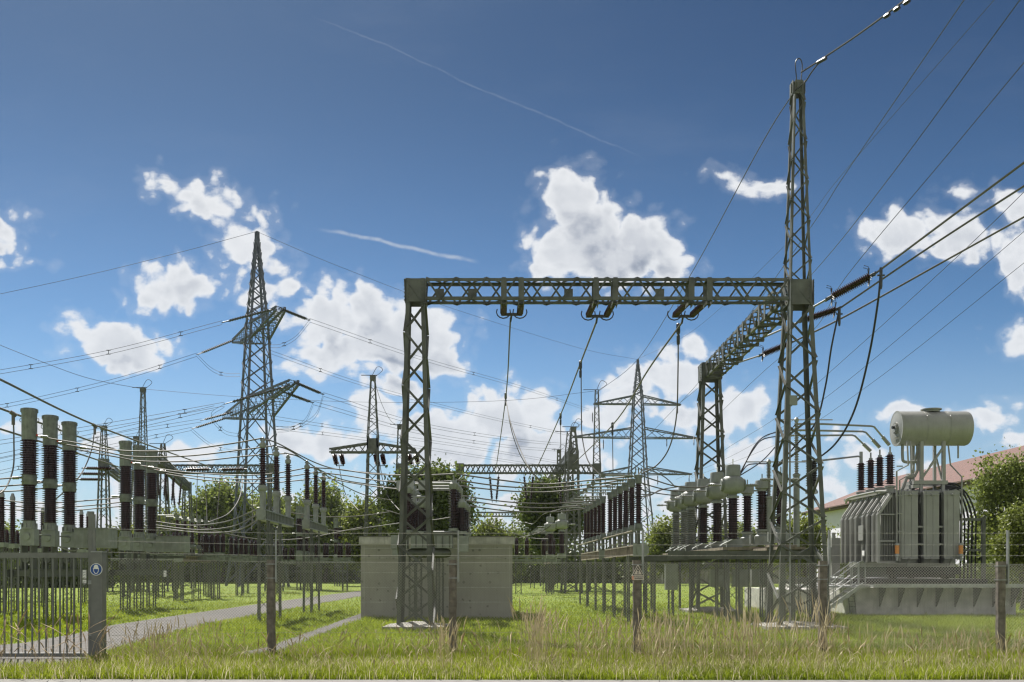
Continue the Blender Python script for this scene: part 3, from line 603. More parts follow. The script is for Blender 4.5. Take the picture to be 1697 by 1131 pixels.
for px, d, lab in lows:
    if LO is None: LO = make_low(lab); LO.location = (PX(px, d), d, 0)
    else: dup(LO, (PX(px, d), d, 0), lab)
# --- current transformers
def ct_body(r, porc='porc', spike=True):
    b = MB(); b.lathe(sheds(3.02, 4.50, .15, .24, 17), 20); c = b.build('insulator_column', porc, r, True)
    b = MB(); pf = []
    for k in range(13):
        t = -math.pi / 2 + math.pi * k / 12; pf.append((.16 + .26 * math.cos(t) ** .7 if abs(math.cos(t)) > 1e-6 else .16, 4.98 + .32 * math.sin(t)))
    b.lathe([(.22, 4.50), (.22, 4.58), (.14, 4.60)] + pf + [(.25, 5.28), (.27, 5.30), (.27, 5.66), (.25, 5.70), (.03, 5.72)], 24); b.build('head_tank', 'equip', c, True)
    b = MB()
    for s in (-1, 1): b.lathe([(.24, .1), (.24, .40), (.20, .44)], 16, (0, 0, 4.98), (s, 0, 0)); 
    b.build('side_boss', 'head', c, True)
    b = MB()
    for s in (-1, 1): terminal(b, (s * .42, 0, 4.98), (s, 0, 0), .5, .03)
    b.build('terminal_stud', 'tube', c, True)
    if spike: b = MB(); b.tube([(0, 0, 5.72), (0, 0, 5.92)], .025, 6); b.build('level_gauge', 'white', c)
    b = MB(); b.box(-.28, .28, -.28, .28, 2.72, 3.0); b.build('base_box', 'equip', c)
    b = MB(); b.prism(V((-.55, -.5, 2.78)), V((-.12, -.3, 2.98)), V((0, .34, 0)), V((.02, 0, .05))); b.box(-.42, -.34, -.46, -.38, 2.45, 2.8); b.build('terminal_box', 'equip', c)
def make_ct(label, porc='porc', spike=True, group='current transformers with round grey heads'):
    r = empty('current_transformer', (0, 0, 0), label, 'transformer', group)
    ct_body(r, porc, spike); return r
C1 = make_ct('nearest round-headed transformer with brown insulator, right beside the side tower'); C1.location = (8.0, 36.5, 0)
dup(C1, (8.0, 39.3, 0), 'middle one of three round-headed brown transformers beside the side tower')
dup(C1, (8.0, 42.1, 0), 'farthest one of three round-headed brown transformers, overlapping the side tower leg')
C2 = make_ct('pale grey ribbed transformer partly behind the side tower leg', 'porcg', False); C2.location = (7.75, 43.6, 0); C2.scale = (1, 1, 1.0)
dup(C2, (7.8, 45.6, 0), 'pale grey ribbed transformer standing between its two pale neighbours'); dup(C2, (7.8, 47.9, 0), 'pale grey ribbed transformer farthest left at the end of the raised platform')
dup(C1, (PX(912, 72), 72, 0), 'small distant round-headed transformer left of the one near the hedge gap'); dup(C1, (PX(931, 68), 68, 0), 'small round-headed transformer in front of the round tree')
# capacitor voltage transformers (no bulb)
def make_cvt(label):
    r = empty('capacitor_transformer', (0, 0, 0), label, 'transformer', 'flat-capped capacitor transformers'); b = MB(); b.lathe(sheds(3.50, 5.04, .15, .24, 15), 20); c = b.build('insulator_column', 'porc', r, True)
    b = MB(); b.lathe([(.2, 5.03), (.2, 5.1), (.27, 5.14), (.27, 5.42), (.25, 5.46), (.03, 5.47)], 20); b.tube([(0, 0, 5.46), (0, 0, 5.72)], .025, 6); terminal(b, (-.27, 0, 5.25), (-1, 0, 0), .5); terminal(b, (.27, 0, 5.25), (1, 0, 0), .4); b.build('head_cap', 'equip', c, True)
    b = MB(); b.lathe([(.30, 3.2), (.30, 3.25), (.22, 3.30), (.2, 3.42), (.26, 3.44), (.26, 3.51)], 16); b.box(-.36, .36, -.3, .3, 2.9, 3.2); b.box(-.48, -.36, -.1, .1, 2.95, 3.3); b.build('base_tank', 'equip', c, True)
    b = MB(); b.box(-.5, .5, -.35, .35, 2.74, 2.82); b.build('base_plate', 'deck', c); return r
K1 = make_cvt('flat-capped brown transformer seen half behind the tall mast tower leg'); K1.location = (9.95, 37.3, 0)
dup(K1, (9.95, 40.1, 0), 'flat-capped brown transformer just left of the tall mast tower'); dup(K1, (9.95, 42.6, 0), 'flat-capped brown transformer nearest to the round-headed three, left of its twin')
def arrester(label, x, y, zt, z1, z2, r0=.06, rs=.11):
    r = empty('surge_arrester', (x, y, 0), label, 'surge arrester')
    b = MB(); b.lathe(sheds(z1, zt, r0, rs, 22), 12); c = b.build('insulator_column', 'porcg', r, True)
    b = MB(); b.lathe([(.13, z2), (.13, z1 - .1), (.16, z1 - .08), (.16, z1)], 14); b.build('support_pipe', 'equip', r, True); b = MB(); b.lathe([(.08, zt), (.10, zt + .12), (.04, zt + .2)], 10); b.tube([(-.9, 0, zt + .1), (1.5, 0, zt + .1)], .025, 6); b.build('head_cap', 'tube', c, True)
    legcol(0, 0, .16, z2, lw=.05, bw=.025).build('lattice_leg', 'steel', r)
arrester('slim grey surge arrester on a pipe left of the tall mast tower', PX(1274, 40), 40, PZ(770, 40), PZ(823, 40), 2.8)
arrester('taller slim surge arrester standing within the outline of the tall mast tower', PX(1320, 42), 42, PZ(700, 42), PZ(786, 42), 2.8)
r = empty('cable_termination', (PX(1345, 40), 40, 0), 'black cable bushing behind the tall mast tower, right of the slim arrester', 'bushing')
b = MB(); b.lathe(sheds(PZ(806, 40), PZ(766, 40), .19, .23, 10), 14); c = b.build('insulator_column', 'black', r, True)
b = MB(); b.lathe([(.1, 2.6), (.1, PZ(820, 40)), (.25, PZ(818, 40)), (.25, PZ(815, 40)), (.12, PZ(806, 40))], 12); b.build('support_pipe', 'tube', r, True); legcol(0, 0, .18, 2.6).build('lattice_leg', 'steel', r)
# --- raised platform carrying them
r = empty('equipment_platform', (8, 44, 0), 'raised steel platform on lattice legs under the row of round-headed transformers', 'platform'); off = V((8, 44, 0))
b = MB()
for x in (7.55, 8.35): b.box(x - .07, x + .07, 35.6, 50, 2.36, 2.60)
b.box(5.5, 10.9, 35.55, 35.6, 2.28, 2.58); b.box(5.6, 8.5, 42.9, 43, 2.3, 2.55); b.box(5.6, 8.5, 48.4, 48.5, 2.3, 2.55)
for x in (9.6, 10.3): b.box(x - .07, x + .07, 35.6, 44, 2.42, 2.62)
b.build('platform_beam', 'steel', r, off=off)
b = MB()
for k in range(34): b.box(7.46, 8.5, 35.66 + k * .42, 36.04 + k * .42, 2.61, 2.71)
b.build('deck_planks', 'deck', r, off=off); b = MB()
for k in range(19): b.box(9.5, 10.4, 35.66 + k * .42, 36.04 + k * .42, 2.63, 2.73)
b.build('deck_planks', 'deck', r, off=off)
for x, y in ((7.9, 36.1), (8.3, 40), (7.95, 43.9), (7.9, 48.5), (9.95, 36.3), (9.95, 39.5), (9.95, 43), (5.9, 43.0), (6.4, 47.5)): legcol(x, y, .24, 2.3, lw=.075, bw=.03, ratio=.8).build('lattice_leg', 'steel', r, off=off)
b = MB(); d = 41; x0 = PX(1103, d); b.box(x0, x0 + .50, d, d + .3, PZ(978, d), PZ(936, d)); cab = b.build('control_cabinet', 'equip', r, off=off)
b = MB(); b.box(x0 - .02, x0 + .52, d - .03, d + .32, PZ(936, d) + .003, PZ(936, d) + .03); b.box(x0 + .45, x0 + .47, d - .03, d - .003, 1.2, 1.4); b.build('cabinet_lid', 'equip', cab, off=off)
legcol(x0 + .25, 41.2, .13, PZ(978, d)).build('lattice_leg', 'steel', r, off=off)
for px in (1178, 1215, 1246):
    x0 = PX(px, 40.5); b = MB(); b.box(x0, x0 + .62, 40.5, 40.8, PZ(973, 40.5), PZ(944, 40.5)); b.box(x0 + .5, x0 + .53, 40.47, 40.497, 1.4, 1.6); b.build('control_cabinet', 'equip', r, off=off)
# --- old bulk-oil style breaker in front of the pale building
r = empty('old_breaker', (-3, 37, 0), 'older breaker with horizontal tank and leaning brown insulator stacks, in front of the pale building', 'circuit breaker'); off = V((-3, 37, 0))
def Y(px, d=36.5): return PX(px, d)
b = MB(); b.box(Y(682), Y(750), 36.2, 36.9, PZ(909, 36.5), PZ(888, 36.5)); tk = b.build('upper_tank', 'equip', r, off=off)
b = MB()
for k in range(6): x = Y(690 + k * 11); b.box(x, x + .03, 36.17, 36.2, PZ(908, 36.5), PZ(889, 36.5))
b.box(Y(733), Y(735), 36.15, 36.17, PZ(903, 36.5), PZ(892, 36.5)); b.build('stiffener', 'steel', tk, off=off)
b = MB(); z = PZ(917, 36.5); pts = [(.02, 0), (.1, .06), (.16, .2)] ; b.lathe([(.02, 0), (.12, .04), (.17, .16), (.17, 1.46), (.12, 1.58), (.02, 1.62)], 16, (Y(674), 36.5, z), (1, 0, 0)); b.build('lower_tank', 'steel', r, True, off=off)
b = MB(); b.box(Y(650), Y(676), 36.1, 36.8, PZ(910, 36.5), PZ(888, 36.5)); b.box(Y(652), Y(668), 36.15, 36.7, PZ(922, 36.5), PZ(910.5, 36.5)); b.build('drive_box', 'equip', r, off=off); b = MB(); b.box(Y(759), Y(776), 36.1, 36.8, PZ(915, 36.5), PZ(889, 36.5)); b.build('drive_box', 'equip', r, off=off)
for px, z0, z1, n in ((752, 875, 811, 3), (765, 880, 842, 3), (676, 878, 818, 3), (698, 880, 842, 3)):
    for k in range(n):
        y = 36.3 + k * 1.3; x = Y(px, 36.3) + k * .02
        b = MB(); b.lathe(sheds(PZ(z0, 36.3), PZ(z1, 36.3), .10, .20, 15), 14, (x, y, 0)); c = b.build('insulator_column', 'porc', r, True, off=off)
        b = MB(); b.lathe([(.15, 0), (.17, .04), (.17, .2), (.12, .24), (.1, .32)], 12, (x, y, PZ(z1, 36.3))); b.tube([(x, y, PZ(z1, 36.3) + .3), (x, y, PZ(z1, 36.3) + .5)], .03, 6)
        b.build('head_cap', 'equip', c, True, off=off); b = MB(); b.lathe([(.19, 0), (.19, .1), (.14, .12)], 12, (x, y, PZ(z0, 36.3) - .12)); b.build('base_flange', 'equip', c, True, off=off)
        if px == 752: b = MB(); b.tube([(x, y, PZ(z1, 36.3) + .2), (x - 1.0, y, PZ(z1, 36.3) + .2)], .05, 8); b.build('contact_arm', 'tube', c, True, off=off)
b = MB(); b.tube([(Y(715), 36.3, PZ(803, 36.3)), (Y(664), 36.3, PZ(803, 36.3))], .05, 8); b.tube([(Y(715), 36.3, PZ(824, 36.3)), (Y(690), 36.3, PZ(824, 36.3))], .05, 8); b.tube([(Y(672), 36.2, PZ(882, 36.3)), (Y(770), 36.2, PZ(882, 36.3))], .03, 6)
for px in (664, 682, 700): b.box(Y(px) - .12, Y(px) + .12, 36.2, 36.5, PZ(812, 36.3), PZ(797, 36.3)); b.box(Y(px) - .1, Y(px) + .1, 37.4, 37.6, PZ(832, 36.3), PZ(818, 36.3))
b.build('contact_arm', 'tube', r, off=off)
b = MB()
for y in (36.15, 38.9): b.box(Y(668), Y(768), y, y + .06, PZ(887.5, 36.5), PZ(882, 36.5))
for x in (Y(672), Y(766)): b.box(x, x + .08, 36.21, 38.9, PZ(887.5, 36.5), PZ(882, 36.5))
b.build('support_frame', 'steel', r, off=off)
for px in (684, 722): legcol(Y(px), 36.6, .17, PZ(912, 36.5), lw=.06, bw=.028, ratio=.9).build('lattice_leg', 'steel', r, off=off)
for px in (684, 722): legcol(Y(px), 38.6, .17, PZ(888, 36.5), lw=.06, bw=.028, ratio=.9).build('lattice_leg', 'steel', r, off=off)
# far post insulators left of the first breaker
def make_postins(label):
    r = empty('post_insulator', (0, 0, 0), label, 'insulator', 'slender post insulators on thin stands'); b = MB(); b.lathe(sheds(3.1, 5.1, .10, .17, 20), 10); c = b.build('insulator_column', 'porc', r, True)
    b = MB(); b.lathe([(.12, 5.09), (.12, 5.2), (.05, 5.4)], 8); b.build('head_cap', 'tube', c, True); b = MB(); b.box(-.2, .2, -.2, .2, 2.9, 3.1); b.build('base_box', 'equip', c); legcol(0, 0, .17, 2.9, lw=.06, bw=.03).build('lattice_leg', 'steel', r); return r
PI_ = make_postins('slender dark post insulator at the far left edge under the bus wires'); PI_.location = (PX(21, 46), 46, 0)
dup(PI_, (PX(3, 44), 44, 0), 'slender dark post insulator cut by the left picture edge')
dup(PI_, (PX(146, 60), 60, 0), 'slender post insulator rising behind the gate stile'); dup(PI_, (PX(71, 56), 56, 0), 'slender post insulator between the first and second nearest breaker poles')
dup(PI_, (PX(135, 58), 58, 0), 'slender post insulator right behind the third nearest breaker pole')
# ------------------------------------------------------------------ power transformer on its bund
r = empty('power_transformer', (18, 47, 0), 'large grey power transformer with radiators and horizontal oil tank on top, at the right', 'transformer'); off = V((18, 47, 0)); T = off
def BP(name, m, parent=None, sm=False):
    global b; o = b.build(name, m, parent or r, sm, off=T); b = MB(); return o
b = MB(); b.box(17.05, 20.1, 45.75, 51, 2.05, 5.38); tank = BP('main_tank', 'trafo')
b.box(16.85, 20.3, 45.55, 51.2, 5.38, 5.5)
for k in range(10): b.box(17.0 + k * .34, 17.06 + k * .34, 45.6, 51, 5.503, 5.56)
BP('tank_cover', 'trafo', tank)
b.box(17.0, 17.12, 45.5, 51.2, 1.55, 2.04); b.box(19.9, 20.02, 45.5, 51.2, 1.55, 2.04); b.box(16.9, 20.2, 45.5, 45.62, 1.7, 2.04); b.box(17.13, 19.89, 46.2, 50.5, 1.55, 2.04)  # frame beams, then a black block standing in for shade under the tank
for x in (17.3, 19.7):
    for y in (46, 50): b.lathe([(.28, 0), (.28, .16)], 16, (x, y, 1.68), (1, 0, 0))
BP('wheel_frame_and_shade', 'black', tank, True)
# front radiator banks
for (xa, xb) in ((1494, 1522), (1531, 1557), (1565, 1591)):
    x0, x1 = PX(xa, 45), PX(xb, 45); n = 5; w = (x1 - x0) / n
    for k in range(n): b.prism(V((x0 + w * (k + .5), 45.2, 2.42)), V((x0 + w * (k + .5), 45.2, 5.42)), V((w * .96, 0, 0)), V((0, .36 if k % 2 else .33, 0)))
    for k in range(7): z = 2.40 - k * .05; b.box(x0 + .02, x1 - .04 - k * .015, 45.06 + k * .05, 45.40, z - .022, z)
    b.prism(V(((x0 + x1) / 2, 45.03, 2.42)), V(((x0 + x1) / 2 - .03, 45.33, 2.06)), V((.07, 0, 0)), V((0, .04, 0)))
    BP('front_radiator', 'trafo', tank)
b.box(PX(1522, 45.45), PX(1531, 45.45), 45.42, 45.5, 2.2, 5.3); b.box(PX(1557, 45.45), PX(1565, 45.45), 45.42, 45.5, 2.2, 5.3); BP('gap_shade_panel', 'trafo_shade', tank)  # dark panels paint the shade in the gaps between banks
for z in (PZ(873, 45), PZ(902, 45)): b.box(PX(1520, 45), PX(1567, 45), 45.12, 45.16, z - .04, z + .04)
BP('cross_strap', 'trafo', tank)
# side fin bank seen edge on
for k in range(8): x = 16.50 + k * .072; b.box(x, x + .02, 45.06, 45.34, 2.3, 4.75 + min(.6, k * .12))
BP('fin_bank', 'trafo', tank)
b.box(16.46, 17.05, 45.35, 47.5, 2.32, 4.4); BP('fin_shade_backing', 'trafo_shade', tank)  # dark block paints the shade deep between the fins
for z in (PZ(853, 45), PZ(897, 45), PZ(932, 45)): b.box(16.30, 17.1, 44.93, 44.99, z - .03, z + .03)
BP('cross_strap', 'trafo', tank)
for y in (44.95, 45.5, 46.25, 46.85, 47.75, 48.45, 49.2, 49.8):
    for q in range(3):
        yy = y + q * .09; e = .0 if y > 45.2 or q else 0
        b.poly([(16.3, yy, 2.25), (16.3, yy, 4.36), (16.36, yy, 4.46), (16.86 + .04 * q, yy, 5.24), (16.96, yy, 5.24), (16.96, yy, 5.18), (16.41, yy, 4.36), (16.41, yy, 2.25)], .035, (0, 1, 0))
    if y > 45.2: b.box(16.41, 17.04, y + .02, y + .2, 2.3, 4.36)
    b.tube([(16.36, y + .11, 4.5), (16.92, y + .11, 5.32)], .045, 8)
    BP('side_radiator', 'trafo', tank)
b.box(16.22, 16.29, 46.6, 47.2, PZ(896, 46.8), PZ(871, 46.8)); BP('relay_box', 'trafo', tank); b.box(16.24, 16.29, 46.5, 46.75, PZ(922, 46.8), PZ(913, 46.8)); BP('name_plate', 'white', tank)
x0 = PX(1378, 48.5); b.box(x0 - .05, x0 + .35, 48.3, 49.0, 1.6, PZ(892, 48.5)); b.box(x0 - .2, x0 - .05, 48.35, 48.6, 2.4, 3.0); b.tube([(x0 + .1, 48.5, 3.4), (x0 + .1, 48.5, 3.7)], .09, 8); BP('drive_cabinet', 'trafo')
for z in (PZ(820, 45), PZ(926, 45)):
    for (xa, xb) in ((1494, 1522), (1531, 1557), (1565, 1591)): x0, x1 = PX(xa, 45), PX(xb, 45); b.box(x0 + .01, x1 - .01, 44.98, 45.005, z - .025, z + .025); b.lathe([(.05, 0), (.05, .09), (.03, .1)], 10, ((x0 + x1) / 2, 45.0, z), (0, -1, 0))
BP('radiator_header', 'trafo', tank, True)
# bushings
for k, px in enumerate((1427, 1443, 1458, 1475)):
    y = [49.2, 47.9, 46.7, 45.6][k]; x = PX(px, y); zb = 5.78; zt = 7.2
    b.lathe(sheds(zb, zt - .08, .13, .215, 13), 18, (x, y, 0)); bs = BP('bushing', 'porc', None, True)
    b.lathe([(.2, 5.38), (.2, 5.62), (.25, 5.63), (.25, 5.70), (.14, 5.73)], 16, (x, y, 0)); BP('bushing_turret', 'trafo', bs, True)
    b.lathe([(.09, zt - .1), (.09, zt + .02), (.04, zt + .03), (.04, zt + .28)], 10, (x, y, 0)); BP('bushing_cap', 'tube', bs, True)
b.tube(spl([V((16.9, 51, 5.3)), V((16.75, 50, 5.48)), V((16.75, 46.5, 5.5)), V((16.9, 45.4, 5.45))], 6), .06, 8); BP('cover_pipe', 'trafo', tank, True)
# conservator
zc, rc = 8.38, .785; xl, xr = PX(1488, 46), PX(1606, 46)
b.lathe([(.02, -.02), (rc * .9, 0), (rc, .03), (rc, xr - xl - .1), (rc * .96, xr - xl - .02), (rc * .6, xr - xl + .06), (.02, xr - xl + .08)], 44, (xl, 46.2, zc), (1, 0, 0)); cons = BP('conservator_tank', 'trafo', None, True)
for s_, dr in ((1.15, .012), (2.2, .012), (0, .02)): b.lathe([(rc + dr, 0), (rc + dr, .045)], 44, (xl + s_, 46.2, zc), (1, 0, 0)); BP('tank_band', 'trafo', cons, True)
b.lathe([(.38, 0), (.38, .08), (.46, .09), (.46, .14), (.02, .15)], 24, (xl + 1.6, 46.2, zc + rc - .03)); BP('access_cover', 'trafo', cons, True)
b.lathe([(.27, 0), (.27, .05), (.2, .06), (.2, .1)], 20, (xl, 46.2, zc + .02), (-1, 0, 0))
for t in range(12): a = t * math.pi / 6; b.lathe([(.02, 0), (.02, .09)], 6, (xl, 46.2 + .235 * math.cos(a), zc + .02 + .235 * math.sin(a)), (-1, 0, 0))
b.box(xl - .09, xl - .05, 45.95, 46.35, zc - .42, zc - .38); BP('end_flange', 'trafo', cons, True); b.lathe([(.07, 0), (.07, .14)], 12, (xl - .08, 46.15, zc + .05), (-1, 0, 0)); BP('oil_gauge', 'black', cons, True)
for s in (1.15, 2.2): b.tube(spl([V((xl + s + .02, 45.6, zc + .52)), V((xl + s + .02, 45.52, zc + .46)), V((xl + s + .02, 45.5, zc + .32))], 3), .02, 5)
BP('lifting_eye', 'trafo', cons)
x1, x2 = PX(1527, 45.8), PX(1563.5, 45.8)
for x in (x1, x2):
    b.box(x - .075, x + .075, 45.72, 45.86, 5.9, 8.0); b.box(x - .06, x + .06, 46.7, 46.84, 5.5, 8.0)
    b.box(x - .05, x + .05, 45.74, 45.84, 5.5, 5.9); b.bar((x - .06, 45.7, 6.0), (x - .2, 45.4, 4.9), .12)
b.bar((x1, 45.78, 6.05), (x2, 45.78, 7.5), .09); b.bar((x1 - .1, 46.0, 7.4), (x1 - .45, 46.2, 5.6), .07); b.bar((x2 - .25, 46.2, 7.4), (x2 - .02, 45.8, 5.8), .07)
b.box(x1 - .45, x2 + .1, 45.55, 46.95, 5.78, 5.95); b.box(x1 - .5, x1 - .2, 45.5, 46.9, 5.6, 5.75)
BP('conservator_frame', 'trafo', cons)
b.tube(spl([V((xl + .25, 46.1, 7.62)), V((xl + .25, 46.1, 7.1)), V((xl + .35, 46.1, 6.85)), V((xl + .95, 46.1, 6.85))], 5), .07, 8); b.tube([(xl + .95, 46.1, 7.6), (xl + .95, 46.1, 6.5), (xl + .8, 46.1, 6.2), (xl + .45, 46.1, 6.15), (xl + .2, 46.1, 5.5)], .085, 8)
b.lathe([(.14, 0), (.14, .3)], 12, (xl + .45, 46.1, 6.18), (1, 0, 0)); b.tube([(xl + 2.3, 46, 7.6), (xl + 2.4, 46, 6.7), (PX(1594, 45.5), 45.5, 6.1), (PX(1594, 45.5), 45.5, 3.1)], .035, 6); b.tube([(xl + 2.75, 46, 7.6), (xl + 2.75, 46, 7.0)], .04, 6)
b.tube([(xl - .05 + .2, 45.3, 7.7), (xl + .12, 45.1, 6.6), (PX(1486, 44.9), 44.9, 6.3), (PX(1486, 44.9), 44.9, 2.95)], .04, 6); b.tube([(xl + .3, 45.3, 7.7), (xl + .25, 45.1, 6.2), (PX(1491, 44.9), 44.9, 5.9), (PX(1491, 44.9), 44.9, 2.3)], .035, 6)
for z in (6.5, 5.2, 4.4, 3.6): b.box(PX(1486, 44.9), PX(1496, 44.9), 44.88, 44.93, z, z + .05)
BP('oil_pipe', 'trafo', cons, True)
for px in (1488, 1594):
    x = PX(px, 44.7); b.lathe([(.095, 2.62), (.095, 3.0)], 12, (x, 44.8, 0)); g_ = BP('breather', 'gel', None, True); b.lathe([(.11, 3.0), (.11, 3.08), (.04, 3.1)], 12, (x, 44.8, 0)); b.lathe([(.06, 2.3), (.08, 2.5), (.11, 2.52), (.11, 2.62)], 12, (x, 44.8, 0)); BP('breather_cap', 'galv', g_, True)
# black cable bundle at the right end
for k in range(8):
    x = 20.72 + (k % 4) * .17; y = 46.2 + (k // 4) * .4; b.tube(spl([V((19.6 + .05 * k, y, 5.66 + .04 * k)), V((20.35 + (k % 4) * .12, y, 5.4 + .05 * k)), V((x, y, 4.5)), V((x + .03, y, 3.4)), V((x, y, 1.3))], 6), .04, 7)
BP('cable_bundle', 'black', None, True)
b.box(21.42, 21.58, 45.9, 46.04, .0, 4.3); b.box(20.12, 21.42, 45.94, 46.0, 4.15, 4.27); b.box(20.12, 21.42, 45.94, 46.0, 2.75, 2.85); b.box(20.12, 20.2, 45.9, 45.935, 1.36, 4.3); BP('cable_rack', 'steel')
# bund wall and walkway
r = empty('transformer_bund', (18, 42.3, 0), 'low concrete basin wall with projecting walkway under the power transformer', 'basin'); T = V((18, 42.3, 0))
b.box(14.45, 21.15, 42.3, 42.6, 0, 1.16); b.box(14.45, 14.7, 42.6, 54, 0, 1.16); b.box(20.9, 21.15, 42.6, 54, 0, 1.16); b.box(14.7, 20.9, 53.7, 54, 0, 1.16); b.box(14.7, 20.9, 42.6, 53.7, 0, 1.0); b.box(12.0, 14.4, 46.5, 52, 0, 1.0); BP('basin_wall', 'conc')
b.box(14.9, 24, 41.55, 42.9, 1.2, 1.24); b.box(14.9, 24, 41.52, 41.55, 1.17, 1.33); b.box(12.4, 14.9, 41.9, 44.6, 1.17, 1.24); b.bar((14.2, 41.7, 1.22), (14.9, 41.54, 1.3), .08, .05); BP('walkway', 'galv')
for k in range(9):
    x = 15.4 + k * .79; b.poly([(x, 42.28, 1.16), (x, 41.6, 1.16), (x, 41.62, 1.08), (x, 42.26, .35), (x, 42.28, .35)], .045, (1, 0, 0)); BP('bracket', 'steel')
b.box(14.9, 21.15, 44.8, 52, 1.28, 1.5); BP('rail_beam', 'black')
# stairs
r = empty('access_stairs', (13.6, 42, 0), 'short galvanised steel stairs with handrails at the left end of the transformer basin', 'stairs'); T = V((13.6, 42, 0))
for k in range(6): x = 12.65 + k * .28; b.box(x, x + .27, 41.1, 41.9, .16 + k * .2, .20 + k * .2)
BP('tread', 'galv')
for y in (41.08, 41.92): b.prism(V((12.5, y, .05)), V((14.3, y, 1.3)), V((.04, 0, .2)), V((0, .03, 0)))
BP('stringer', 'galv')
for y in (41.08, 41.92):
    b.tube(spl([V((12.5, y, .5)), V((12.75, y, 1.15)), V((14.05, y, 2.15)), V((14.35, y, 2.2)), V((14.4, y, 1.9)), V((14.4, y, 1.25))], 6), .025, 6); b.tube([(12.7, y, .7), (14.1, y, 1.7)], .02, 6)
    for k in range(5): x = 12.75 + k * .35; b.tube([(x, y, .2 + (x - 12.6) * .7), (x, y, 1.1 + (x - 12.7) * .76)], .018, 6)
BP('handrail', 'galv', None, True)
r = empty('short_ladder', (14.25, 42.2, 0), 'small steel ladder leaning on the concrete basin beside the stairs', 'ladder'); T = V((14.25, 42.2, 0))
for x in (14.1, 14.35): b.bar((x, 42.0, .03), (x - .05, 42.22, 1.15), .035)
BP('side_rail', 'steel')
for k in range(5): z = .15 + k * .22; b.bar((14.1, 42.0 + z * .19, z), (14.34, 42.0 + z * .19, z), .025)
BP('rung', 'steel')
# ------------------------------------------------------------------ pale concrete control building
r = empty('control_building', (-3, 39.7, 0), 'flat-roofed windowless pale concrete building in the middle of the lawn', 'building'); T = V((-3, 39.7, 0))
b.box(-5.96, .02, 39.72, 46, 0, 2.92); BP('wall', 'pits')
b.box(-6.02, .10, 39.62, 46.1, 2.925, 3.2); BP('parapet', 'conc')
b.box(-6.0, .07, 39.6, 46.12, 3.203, 3.24); BP('coping', 'slab')
for z in (.62, 1.2, 1.78, 2.36, 2.74): b.box(-5.93, -.02, 39.708, 39.719, z, z + .03)
for x in (-5.84, -.1): b.box(x, x + .02, 39.706, 39.719, .05, 2.85)
BP('panel_joint', 'conc')
# ------------------------------------------------------------------ house
r = empty('house', (34, 75, 0), 'white rendered house with red tiled roof behind the transformer and right trees', 'house'); T = V((34, 75, 0))
b.box(29.5, 39.5, 47, 100, 0, 7.35); BP('wall', 'stucco')
b.box(28.9, 29.49, 46.4, 100.6, 7.36, 7.5); b.box(28.85, 28.95, 46.4, 100.6, 7.5, 7.64); BP('eave', 'soffit')
e = [V((28.8, 46.3, 7.55)), V((40.2, 46.3, 7.55)), V((40.2, 100.7, 7.55)), V((28.8, 100.7, 7.55)), V((34.5, 50, 10.3)), V((34.5, 92, 10.3))]
b.v = e; b.f = [(0, 4, 5, 3), (1, 2, 5, 4), (3, 5, 2), (0, 1, 4), (3, 2, 1, 0)]; rf = BP('roof', 'tile')
b.box(36, 36.8, 66, 66.9, 10.2, 11.9); BP('chimney', 'stucco', rf)
for y in (54, 62, 70, 78, 86, 94):
    b.box(29.44, 29.498, y, y + 1.4, 3.9, 5.3); w_ = BP('window', 'soffit'); b.box(29.40, 29.438, y + .06, y + .66, 3.96, 5.24); b.box(29.40, 29.438, y + .74, y + 1.34, 3.96, 5.24); BP('pane', 'galv', w_)
